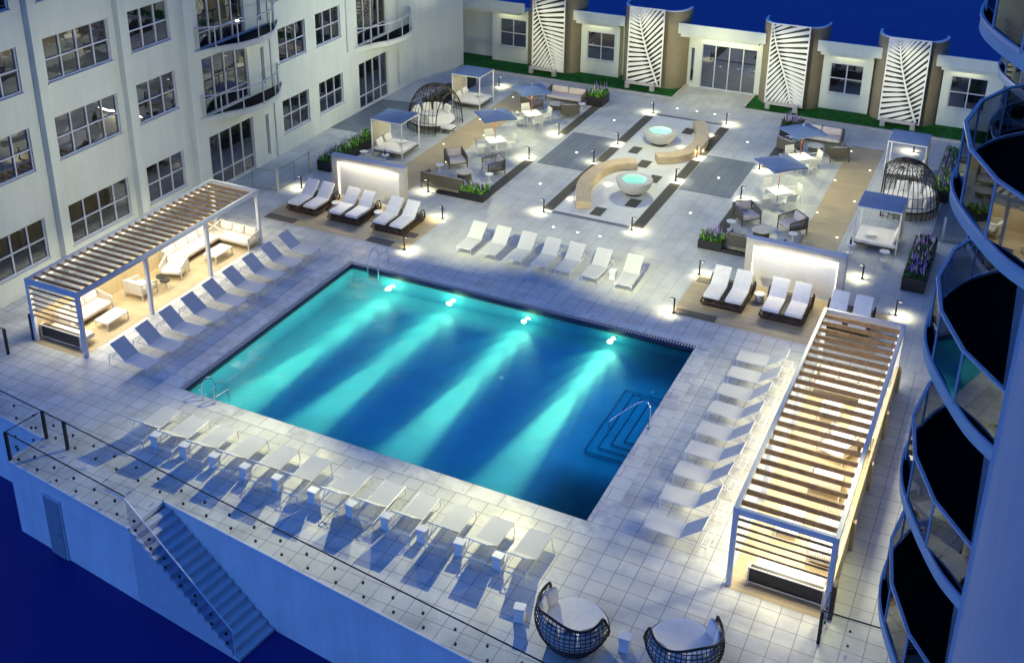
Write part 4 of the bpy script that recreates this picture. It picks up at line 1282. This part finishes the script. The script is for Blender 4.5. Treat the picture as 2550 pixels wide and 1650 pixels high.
def make_chair():
    t = thing('dining_chair', '', 'chair'); t.scale = (1.1, 1.1, 1.1)
    MB().bbox(-.24, .24, -.22, .24, .43, .455, .012).build('seat', 'sling', t)
    m = MB(); tr = Matrix.Translation((0, .24, .46)) @ Matrix.Rotation(R(-10), 4, 'X')
    m.bbox(-.24, .24, -.012, .012, .03, .43, .01, tr=tr); m.build('backrest', 'sling', t)
    for a in (-1, 1):
        MB().tube([(a * .23, -.21, .44), (a * .24, -.24, 0)], .014, 5).build('leg', 'whitem', t)
        MB().tube([(a * .23, .32, .86), (a * .23, .24, .44), (a * .24, .30, 0)], .014, 5).build('leg', 'whitem', t)
        MB().tube([(a * .245, -.21, .44), (a * .25, -.2, .64), (a * .25, .27, .66)], .013, 5).build('armrest', 'whitem', t)
    return t
UM, TB, CR = Kind(make_umbrella), Kind(make_table), Kind(make_chair)
SETS = ((-.27, 26.1, 'near left', .35), (-.30, 31.0, 'far left', .3), (15.34, 26.15, 'near right', -.2), (15.32, 31.2, 'far right', 0))
for x, y, l, _ in SETS:
    TB.put((x, y, .004), R(45), f'square white dining table under the {l} blue umbrella', 'dining tables')
    UM.put((x - .08, y + .12, .006), 0, f'square blue umbrella, {l} of the four on the plaza', 'square blue umbrellas')
    for k, nm in enumerate(('right-hand far', 'left-hand far', 'left-hand near', 'right-hand near')):
        a = R(45 + 90 * k)
        CR.put((x + .82 * math.cos(a), y + .82 * math.sin(a), .006), a - R(90) + jit() * 3, f'white chair on the {nm} side of the {l} dining table', 'white dining chairs')

# ---------------------------------------------------------------- lounge furniture
def seatset(name, cat, wd, rope, cush, ncush, dp=.84):
    def mk():
        t = thing(name, '', cat)
        hw = wd / 2
        for a in (-1, 1):
            for b, h in ((-dp / 2, .56), (dp / 2, .72)):
                MB().box(a * (hw - .02) - .02, a * (hw - .02) + .02, b - .02 if b > 0 else b, b + .02 if b > 0 else b + .04, 0, h).build('leg', rope, t)
        m = MB(); m.box(-hw + .04, hw - .04, -dp / 2 + .04, dp / 2 - .04, .20, .25); m.build('seat_frame', rope, t)
        m = MB()
        m.bar((-hw, dp / 2, .72), (hw, dp / 2, .72), .045, .045)
        m.box(-hw + .03, hw - .03, dp / 2 - .004, dp / 2 + .004, .24, .70)
        k = int(wd / .045)
        for i in range(k): 
            x = -hw + .03 + (wd - .06) * i / (k - 1)
            m.box(x - .016, x + .016, dp / 2 - .01, dp / 2 + .01, .22, .70)
        m.build('back_panel', rope, t)
        for a in (-1, 1):
            m = MB(); m.bar((a * (hw - .02), -dp / 2, .56), (a * (hw - .02), dp / 2, .70), .05, .04)
            for i in range(13):
                y = -dp / 2 + .06 + (dp - .12) * i / 12
                m.box(a * (hw - .02) - .008, a * (hw - .02) + .008, y - .014, y + .014, .22, .56 + .14 * i / 12)
            m.build('arm_panel', rope, t)
        MB().bbox(-hw + .06, hw - .06, -dp / 2 - .02, dp / 2 - .08, .255, .40, .05).build('seat_cushion', cush, t)
        cw = (wd - .16) / ncush
        for i in range(ncush):
            x = -hw + .08 + cw * i
            tr = Matrix.Translation((x + cw / 2, dp / 2 - .14, .41)) @ Matrix.Rotation(R(-14 + 3 * (i % 2)), 4, 'X')
            MB().bbox(-cw / 2 + .02, cw / 2 - .02, -.07, .07, 0, .36, .05, tr=tr).build('back_cushion', cush, t)
        return t
    def mk2():
        t = mk(); t.scale = (1.14, 1.14, 1.14) if rope == 'ropes' else (1.06, 1.06, 1.06); return t
    return Kind(mk2)
AC = seatset('armchair', 'armchair', .92, 'ropes', 'pinkcush', 1)
SO = seatset('sofa', 'sofa', 2.15, 'ropes', 'pinkcush', 2)
ACW = seatset('pale_armchair', 'armchair', .95, 'ropelight', 'cushion', 1)
SOW = seatset('pale_sofa', 'sofa', 2.15, 'ropelight', 'pinkcush', 3)
SOD = seatset('pale_long_sofa', 'sofa', 3.0, 'ropelight', 'pinkcush', 4)
def make_round():
    t = thing('round_side_table', '', 'side table')
    MB().lathe([(.22, .44), (.225, .455), (.22, .47)], 22).build('top', 'white', t)
    MB().tube([(0, 0, .03), (0, 0, .44)], .022, 8).build('stem', 'whitem', t)
    MB().lathe([(.17, 0), (.17, .02), (.03, .04)], 18).build('base', 'whitem', t)
    return t
RT = Kind(make_round)
def make_coffee():
    t = thing('coffee_table', '', 'coffee table')
    MB().lathe([(.42, .30), (.45, .315), (.44, .34)], 28).build('top', 'ropelight', t)
    MB().lathe([(.36, 0), (.38, .04), (.36, .299)], 20).build('drum', 'ropes', t)
    return t
CT = Kind(make_coffee)
def make_long():
    t = thing('slatted_coffee_table', '', 'coffee table')
    m = MB()
    for i in range(10): m.box(-.32 + .066 * i, -.32 + .066 * i + .056, -.58, .58, .34, .365)
    m.build('slatted_top', 'white', t)
    m = MB(); m.path([(-.31, -.57, .32), (.34, -.57, .32), (.34, .57, .32), (-.31, .57, .32), (-.31, -.57, .32)], .03, .035); m.build('frame', 'whitem', t)
    for a in (-.30, .33):
        for b in (-.56, .56): MB().box(a - .016, a + .016, b - .016, b + .016, 0, .305).build('leg', 'whitem', t)
    return t
LT = Kind(make_long)
# near lounge groups (beside the planters), far lounge groups (before the pavilion)
for sx_, cx, nm in ((1, -.15, 'left'), (-1, 15.5, 'right')):
    SO.put((cx - .15 * sx_, 20.45, .006), PI, f'taupe rope sofa with its back to the pool, near {nm} lounge group', 'rope sofas')
    AC.put((cx - 1.15 * sx_, 23.35, .006), R(45) * sx_ if sx_ > 0 else R(-45), f'beige-cushioned armchair beside the {nm} timber walkway, near {nm} lounge group', 'rope armchairs')
    AC.put((cx + 1.05 * sx_, 23.45, .006), R(-45) * sx_ if sx_ > 0 else R(45), f'beige-cushioned armchair on the plaza side of the near {nm} lounge group', 'rope armchairs')
    CT.put((cx, 22.15, .006), 0, f'round coffee table in the near {nm} lounge group', 'round coffee tables')
    RT.put((cx - 1.45 * sx_, 22.12, .006), 0, f'small round pedestal table on the walkway side of the near {nm} lounge group', 'round pedestal tables')
    RT.put((cx + 1.45 * sx_, 22.15, .006), 0, f'small round pedestal table on the plaza side of the near {nm} lounge group', 'round pedestal tables')
    SO.put((cx + .05 * sx_, 35.75, .006), 0, f'taupe rope sofa facing the pool, far {nm} lounge group', 'rope sofas')
    AC.put((cx + 1.25 * sx_, 33.45, .006), R(180 + 28 * sx_), f'beige-cushioned armchair on the plaza side of the far {nm} lounge group', 'rope armchairs')
    AC.put((cx - 1.3 * sx_, 33.55, .006), R(180 - 28 * sx_), f'beige-cushioned armchair beside the {nm} timber walkway, far {nm} lounge group', 'rope armchairs')
    CT.put((cx, 34.3, .006), 0, f'round coffee table in the far {nm} lounge group', 'round coffee tables')
    RT.put((cx + 1.55 * sx_, 34.6, .006), 0, f'small round pedestal table on the plaza side of the far {nm} lounge group', 'round pedestal tables')
# under the pergolas
for sx_, X, dy, nm in ((1, 0, 0, 'left'), (-1, 15.5, 0, 'right')):
    fx = lambda x: (x if sx_ > 0 else 15.5 - x)
    rr_ = R(90) if sx_ > 0 else R(-90)
    SOW.put((fx(-6.95), 2.15, .012), rr_, f'pale sofa with pillows along the back, near end of the {nm} pergola', 'pale pergola sofas')
    LT.put((fx(-5.75), 2.4, .012), 0, f'white slatted coffee table near the end of the {nm} pergola', 'slatted coffee tables')
    ACW.put((fx(-6.35), 4.75, .012), R(180) if sx_ > 0 else R(180), f'pale rope armchair back-on near the middle post of the {nm} pergola', 'pale rope armchairs')
    ACW.put((fx(-6.3), 6.75, .012), R(20) * sx_, f'pale rope armchair facing out in the middle of the {nm} pergola', 'pale rope armchairs')
    SOD.put((fx(-6.95), 8.75, .012), rr_, f'long pale sofa along the back of the far half of the {nm} pergola', 'pale pergola sofas')
    SOW.put((fx(-6.0) + .05 * sx_, 10.45, .012), 0, f'pale sofa across the far end of the {nm} pergola', 'pale pergola sofas')
    LT.put((fx(-5.7), 8.95, .012), 0, f'white slatted coffee table in the far half of the {nm} pergola', 'slatted coffee tables')
def bench_box(label, x, y):
    t = thing('storage_bench', label, 'bench', (x, y, .01), group='dark benches under the pergola ends')
    MB().bbox(-1.0, 1.0, -.05, .12, .12, .62, .02).build('back', 'black', t)
    m = MB(); m.path([(-1.02, -.08, .14), (1.02, -.08, .14)], .03).path([(-1.02, -.08, .64), (1.02, -.08, .64)], .035); m.build('rails', 'ropelight', t)
    for a in (-1.03, 1.03): MB().box(a - .02, a + .02, -.1, .14, 0, .66).build('leg', 'ropelight', t)
    MB().bbox(-.98, .98, .122, .75, .22, .42, .05).build('seat', 'pinkcush', t)
bench_box('dark-backed bench under the end slats of the left pergola', -6.3, .34)
bench_box('dark-backed bench under the end slats of the right pergola', 21.75, -.40)
def stool(x, y, l):
    t = thing('stool', l, 'stool', (x, y, .012), group='dark round stools')
    MB().lathe([(.20, .40), (.22, .43), (.20, .46)], 18).build('seat', 'black', t)
    m = MB()
    for k in range(3):
        a = 2 * PI * k / 3; m.tube([(.05 * math.cos(a), .05 * math.sin(a), .40), (.16 * math.cos(a), .16 * math.sin(a), 0)], .014, 5)
    m.build('legs', 'ropelight', t)
stool(-5.75, 5.55, 'dark round stool between the two pale armchairs, nearer the pool'); stool(-6.15, 5.75, 'dark round stool between the two pale armchairs, nearer the building')

# ---------------------------------------------------------------- canopy daybeds
def make_canopy():
    """headboard side at -x"""
    t = thing('canopy_daybed', '', 'daybed')
    hw = .94; H_ = 2.12
    for a in (-1, 1):
        for b in (-1, 1): MB().bbox(a * hw - .03, a * hw + .03, b * hw - .03, b * hw + .03, 0, H_, .008).build('post', 'whitem', t)
    m = MB()
    for s in (-1, 1):
        m.box(-hw + .031, hw - .031, s * hw - .028, s * hw + .028, H_ - .06, H_ - .001).box(s * hw - .028, s * hw + .028, -hw + .031, hw - .031, H_ - .06, H_ - .001)
    m.build('top_frame', 'whitem', t)
    m = MB(); n = 9
    for k in range(n):
        y = -hw + 2 * hw * (k + .5) / n; w2 = hw / n - .012
        m.add([(-hw, y - w2, H_ + .012), (hw, y - w2, H_ + .012), (hw, y, H_ + .035), (-hw, y, H_ + .035), (hw, y + w2, H_ + .012), (-hw, y + w2, H_ + .012), (-hw, y - w2, H_ + .002), (hw, y - w2, H_ + .002), (hw, y + w2, H_ + .002), (-hw, y + w2, H_ + .002)],
              [(0, 1, 2, 3), (3, 2, 4, 5), (6, 9, 8, 7), (0, 6, 7, 1), (5, 4, 8, 9)])
    m.box(-hw, hw, -hw, hw, H_ + .0005, H_ + .0015)
    m.build('canopy_cloth', 'canopy', t)
    m = MB()
    for k in range(30):
        y = -hw + .05 + (2 * hw - .1) * k / 29
        m.box(-hw - .008, -hw + .008, y - .013, y + .013, .45, 1.9)
    for k in range(16):
        z = .5 + 1.36 * k / 15
        m.box(-hw - .014, -hw - .009, -hw + .05, hw - .05, z - .015, z + .015)
    m.build('woven_back', 'ropelight', t)
    MB().bbox(-hw + .04, hw - .03, -hw + .04, hw - .04, .22, .30, .02).build('bed_frame', 'ropes', t)
    MB().bbox(-hw + .05, hw - .04, -hw + .05, hw - .05, .302, .45, .05).build('mattress', 'cushion', t)
    for s in (-1, 1):
        tr = Matrix.Translation((-hw + .22, s * .42, .46)) @ Matrix.Rotation(R(-22), 4, 'Y')
        MB().bbox(-.07, .07, -.33, .33, 0, .40, .05, tr=tr).build('pillow', 'cushion', t)
    MB().lathe([(.25, .575), (.26, .59), (.25, .605)], 24, (.25, .30, 0)).build('tray', 'white', t)
    lamp('canopy_light', 'POINT', (.2, 0, 1.9), 34, WARM, t, .08, world=False)
    return t
CD = Kind(make_canopy)
CD.put((-5.18, 23.6, .006), 0, 'white canopy daybed with blue cloth roof behind the left lit wall', 'canopy daybeds')
CD.put((-5.10, 32.75, .006), 0, 'white canopy daybed with blue cloth roof beyond the left wicker dome', 'canopy daybeds')
CD.put((20.45, 23.75, .006), PI, 'white canopy daybed with blue cloth roof behind the right lit wall', 'canopy daybeds')
CD.put((20.43, 32.85, .006), PI, 'white canopy daybed with blue cloth roof beyond the right wicker dome', 'canopy daybeds')
def bottle(x, y, l):
    t = thing('bottle', l, 'bottle', (x, y, .49), group='bottles on small tables')
    MB().lathe([(.045, 0), (.05, .02), (.05, .15), (.02, .22), (.018, .30)], 10).build('body', 'bottle', t)
    MB().lathe([(.02, .301), (.02, .33)], 8).build('cap', 'black', t)
for k, (x, y, l) in enumerate(((-4.9, 22.0, 'left'), (19.5, 22.2, 'right'))):
    RT.put((x, y, .006), 0, f'small round pedestal table at the foot of the canopy daybed by the {l} lit wall', 'round pedestal tables')
    bottle(x, y, f'dark blue bottle on the small table by the {l} canopy daybed')
RT.put((21.0, 22.1, .006), 0, 'round pedestal table standing free between daybed and right planter', 'round pedestal tables')
RT.put((-6.2, 21.9, .006), 0, 'round pedestal table standing between the left planter and daybed', 'round pedestal tables')

# ---------------------------------------------------------------- wicker domes
def make_dome():
    """opening faces +x"""
    t = thing('wicker_dome_daybed', '', 'daybed'); t.scale = (1.06, 1.06, 1.04)
    r, Hh, OX = 1.58, 2.42, .92
    def P(az, el, g=1.0):          # el 0..90: 0 = floor ring, 90 = crown
        rho = math.cos(el)
        return (r * g * rho * math.cos(az), r * g * rho * math.sin(az), .02 + Hh * g * max(0, 1 - rho ** 2.6) ** .5)
    m = MB(); nA = 40
    for k in range(nA):
        az = 2 * PI * (k + .5) / nA
        ca = math.cos(az); lo = 0
        if r * ca > OX: lo = math.acos(OX / (r * ca))
        pts = [P(az, lo + (R(90) - lo) * (j / 14) ** .9) for j in range(15)]
        m.tube(pts, .017, 4)
    azo = math.acos(OX / r)
    for el in (2, 14, 24, 34, 44, 52, 60):
        e = R(el); c_ = OX / (r * math.cos(e))
        a0 = math.acos(c_) if c_ < 1 else 0
        if el in (34, 44): continue
        m.tube([P(a0 + (2 * PI - 2 * a0) * j / 44, e) for j in range(45)], .015, 4)
    m.build('wicker_shell', 'wicker', t)
    m = MB(); rim = []
    for j in range(33):
        a = azo - 2 * azo * j / 32
        e = math.acos(min(1, OX / (r * math.cos(a)))); rim.append(P(a, e))
    m.tube(rim, .032, 6)
    m.build('opening_rim', 'wicker', t)
    m = MB()
    rr = random.Random(9)
    for k in range(260):
        a = rr.uniform(0, 2 * PI); e = rr.uniform(R(62), R(88)); b = a + rr.uniform(-.5, .5); f = e + rr.uniform(-.08, .08)
        m.tube([P(a, e, 1.004), P((a + b) / 2, (e + f) / 2, 1.01), P(b, min(f, R(89)), 1.004)], .011, 3)
    m.build('woven_crown', 'wicker', t)
    MB().lathe([(1.20, .36), (1.25, .40), (1.23, .52), (1.15, .54)], 36, (-.22, 0, 0)).build('mattress', 'cushion', t)
    MB().lathe([(1.22, .28), (1.25, .30), (1.23, .358)], 36, (-.22, 0, 0)).build('seat_ring', 'wicker', t)
    for k in range(7):
        a = R(75) + R(210) * k / 6
        tr = Matrix.Translation((-.22 + 1.0 * math.cos(a), 1.0 * math.sin(a), .54)) @ Matrix.Rotation(a + PI, 4, 'Z') @ Matrix.Rotation(R(-14), 4, 'Y')
        MB().bbox(-.08, .08, -.26, .26, 0, .48, .05, tr=tr).build('cushion', 'cushion', t)
    lamp('dome_light', 'POINT', (.1, 0, 1.75), 22, WARM, t, .08, world=False)
    return t
DM = Kind(make_dome)
DM.put((-5.25, 28.25, .006), R(-8), 'dark wicker dome daybed with white cushions on the left side of the plaza', 'wicker dome daybeds')
DM.put((20.9, 28.35, .006), R(188), 'dark wicker dome daybed with white cushions on the right side of the plaza', 'wicker dome daybeds')
def ottoman(x, y, l):
    t = thing('ottoman', l, 'ottoman', (x, y, .006), group='ottomans before the wicker domes')
    MB().bbox(-.35, .35, -.35, .35, .24, .38, .05).build('cushion', 'cushion', t)
    MB().box(-.33, .33, -.33, .33, .18, .239).build('frame', 'wicker', t)
    for a in (-.3, .3):
        for b in (-.3, .3): MB().box(a - .015, a + .015, b - .015, b + .015, 0, .18).build('leg', 'whitem', t)
ottoman(-4.15, 27.75, 'square white ottoman in the opening of the left wicker dome')

# nest daybeds near the camera
def make_nest():
    """back centred on -y, opening faces +y"""
    t = thing('nest_daybed', '', 'daybed'); t.scale = (.96, .96, 1.42)
    def rr(z): return .62 + .44 * math.sin(min(1, max(z, 0) / .62) * PI / 2) if z < .62 else 1.06 - .12 * ((z - .62) / .35) ** 1.5
    def top(az):   # az measured from -y direction
        a = abs(az)
        if a > R(112): return .40
        u = a / R(112)
        return .92 + .06 * math.cos(u * 6) if u < .86 else .40 + (.95 - .40) * (1 - (u - .86) / .14)
    def P(az, z, g=1.0): 
        r = rr(z) * g; return (r * math.sin(az), -r * math.cos(az), z)
    m = MB(); nA = 46
    for k in range(nA):
        az = -PI + 2 * PI * (k + .5) / nA
        T_ = top(az)
        m.tube([P(az, .02 + (T_ - .02) * j / 8) for j in range(9)], .013, 4)
    for z in [.04 + .085 * j for j in range(11)]:
        seg = []
        for k in range(73):
            az = -PI + 2 * PI * k / 72
            if z <= top(az) + .005: seg.append(P(az, z))
            elif len(seg) > 1: m.tube(seg, .013, 4); seg = []
            else: seg = []
        if len(seg) > 1: m.tube(seg, .013, 4)
    m.build('wicker_basket', 'wicker', t)
    m = MB(); m.tube([P(R(-112) + R(224) * k / 48, top(R(-112) + R(224) * k / 48) + .01) for k in range(49)], .034, 6)
    m.tube([P(R(112) + R(136) * k / 20, .40) for k in range(21)], .03, 6)
    m.build('rim', 'wicker', t)
    MB().lathe([(.60, .0), (.62, .05)], 30).build('base_ring', 'wicker', t)
    MB().lathe([(.86, .28), (.93, .33), (.95, .42), (.90, .475), (.2, .485)], 44, (0, .04, 0)).build('mattress', 'cushion', t, smooth=False)
    for k in range(7):
        a = R(-96) + R(192) * k / 6
        tr = Matrix.Translation((.82 * math.sin(a), -.82 * math.cos(a), .49)) @ Matrix.Rotation(a, 4, 'Z') @ Matrix.Rotation(R(16), 4, 'X')
        MB().bbox(-.23, .23, -.09, .09, 0, .34 + .03 * (k % 2), .07, tr=tr).build('cushion', 'cushion', t)
    return t
NS = Kind(make_nest)
NS.put((17.12, -4.62, .006), R(-18), 'round dark wicker nest daybed by the balustrade, the left one of the two', 'round nest daybeds')
NS.put((19.95, -4.05, .006), R(39), 'round dark wicker nest daybed by the balustrade, the right one of the two', 'round nest daybeds')

# ---------------------------------------------------------------- planters
def planter(label, x0, x1, y0, y1, h, ph, dens=60, spikes=22, light=True, seed=1, ledge=None):
    t = thing('planter', label, 'planter', ((x0 + x1) / 2, (y0 + y1) / 2, .004))
    rr = random.Random(seed)
    m = MB(); w_ = .04
    m.bbox(x0, x1, y0, y0 + w_, 0.005, h, .006).bbox(x0, x1, y1 - w_, y1, .005, h, .006).box(x0 + .001, x0 + w_, y0 + w_, y1 - w_, .005, h - .002).box(x1 - w_, x1 - .001, y0 + w_, y1 - w_, .005, h - .002)
    m.build('box', 'black', t, world=True)
    MB().box(x0 + w_, x1 - w_, y0 + w_, y1 - w_, h - .10, h - .06).build('soil', 'soil', t, world=True)
    def blade(mb, bx, by, bz, az, ln, lean, wd):
        d = Vector((math.cos(az), math.sin(az), 0)); s = Vector((-d.y, d.x, 0)) * wd
        p0 = Vector((bx, by, bz)); p1 = p0 + d * ln * lean * .45 + Vector((0, 0, ln * .62)); p2 = p0 + d * ln * lean + Vector((0, 0, ln * (1 - .35 * lean)))
        mb.add([p0 - s * .5, p0 + s * .5, p1 + s, p1 - s, p2], [(0, 1, 2, 3), (3, 2, 4)])
    a, b, c = MB(), MB(), MB(); area = (x1 - x0) * (y1 - y0); n = int(dens * area * 10)
    for k in range(n):
        x = rr.uniform(x0 + .06, x1 - .06); y = rr.uniform(y0 + .06, y1 - .06)
        k2 = rr.random(); clump = .6 + .4 * math.sin(x * 5.1 + seed) * math.sin(y * 4.3 + seed)
        mb = b if (light and k2 < .30 * (1 + clump)) else (a if k2 < (.75 if light else .45) else c)
        blade(mb, x, y, h - .07, rr.uniform(0, 2 * PI), ph * rr.uniform(.35, .9) * (.6 + .5 * clump), rr.uniform(.2, .9), rr.uniform(.018, .04))
    if a.v: a.build('foliage', 'leaf', t, world=True)
    if b.v: b.build('bright_foliage', 'leafl', t, world=True)
    if c.v: c.build('dark_foliage', 'dleaf', t, world=True)
    f = MB(); fw = MB()
    for k in range(int(spikes * area)):
        x = rr.uniform(x0 + .1, x1 - .1); y = rr.uniform(y0 + .1, y1 - .1); hh = ph * rr.uniform(.75, 1.15)
        q = fw if rr.random() < .25 else f
        q.tube([(x, y, h), (x + .01, y, h + hh * .55)], .006, 3)
        for j in range(9):
            z = h + hh * (.5 + .06 * j); rd = .035 * (1 - j / 11)
            aa = rr.uniform(0, 6.28)
            q.add([(x + rd * math.cos(aa + i * 2.09), y + rd * math.sin(aa + i * 2.09), z + (.0 if i else .03)) for i in range(3)] + [(x, y, z + .055)], [(0, 1, 3), (1, 2, 3), (2, 0, 3), (0, 2, 1)])
    if f.v: tag(f.build('purple_blooms', 'bloom', t, world=True), kind='stuff')
    if fw.v: tag(fw.build('white_blooms', 'bloomw', t, world=True), kind='stuff')
    if ledge:
        MB().bbox(*ledge, .02).build('ledge', 'black', t, world=True)
    return t
planter('long black planter of leafy plants and purple blooms behind the left lit wall', -7.62, -6.78, 19.5, 24.5, .55, .55, 55, 11, seed=1)
planter('black planter of blue-purple blooms behind the far left canopy daybed', -7.4, -6.7, 30.4, 36.3, .5, .6, 40, 14, light=False, seed=2)
planter('low black corner planter of bright leaves beside the near left lounge group', .85, 2.2, 19.62, 20.5, .42, .5, 70, 14, seed=3, ledge=(-.45, .84, 19.62, 19.86, .005, .16))
planter('black planter with white blooms beside the far left lounge group', 1.25, 2.25, 35.75, 37.1, .6, .6, 60, 12, seed=4)
planter('long black planter of purple blooms between right lit wall and tower', 22.05, 23.0, 19.63, 24.1, .62, .38, 60, 20, light=False, seed=5)
planter('black planter with green stalks and purple blooms beside the right wicker dome', 22.05, 22.85, 30.0, 36.6, .55, .45, 45, 14, seed=6)
planter('low black corner planter of purple blooms beside the near right lounge group', 13.2, 14.3, 19.62, 20.5, .42, .55, 70, 20, seed=7, ledge=(14.31, 15.7, 19.62, 19.86, .005, .16))
planter('dark planter of purple blooms behind the far right umbrella', 13.15, 14.3, 35.8, 37.0, .6, .6, 60, 20, light=False, seed=8)
for x, y in ((-6.5, 21.5), (-6.5, 23.3), (1.5, 19.3), (1.7, 35.4), (13.6, 19.2), (21.8, 22.0)):
    lamp('planter_light', 'POINT', (x, y, 1.5), 14, WHITE, None, .06)
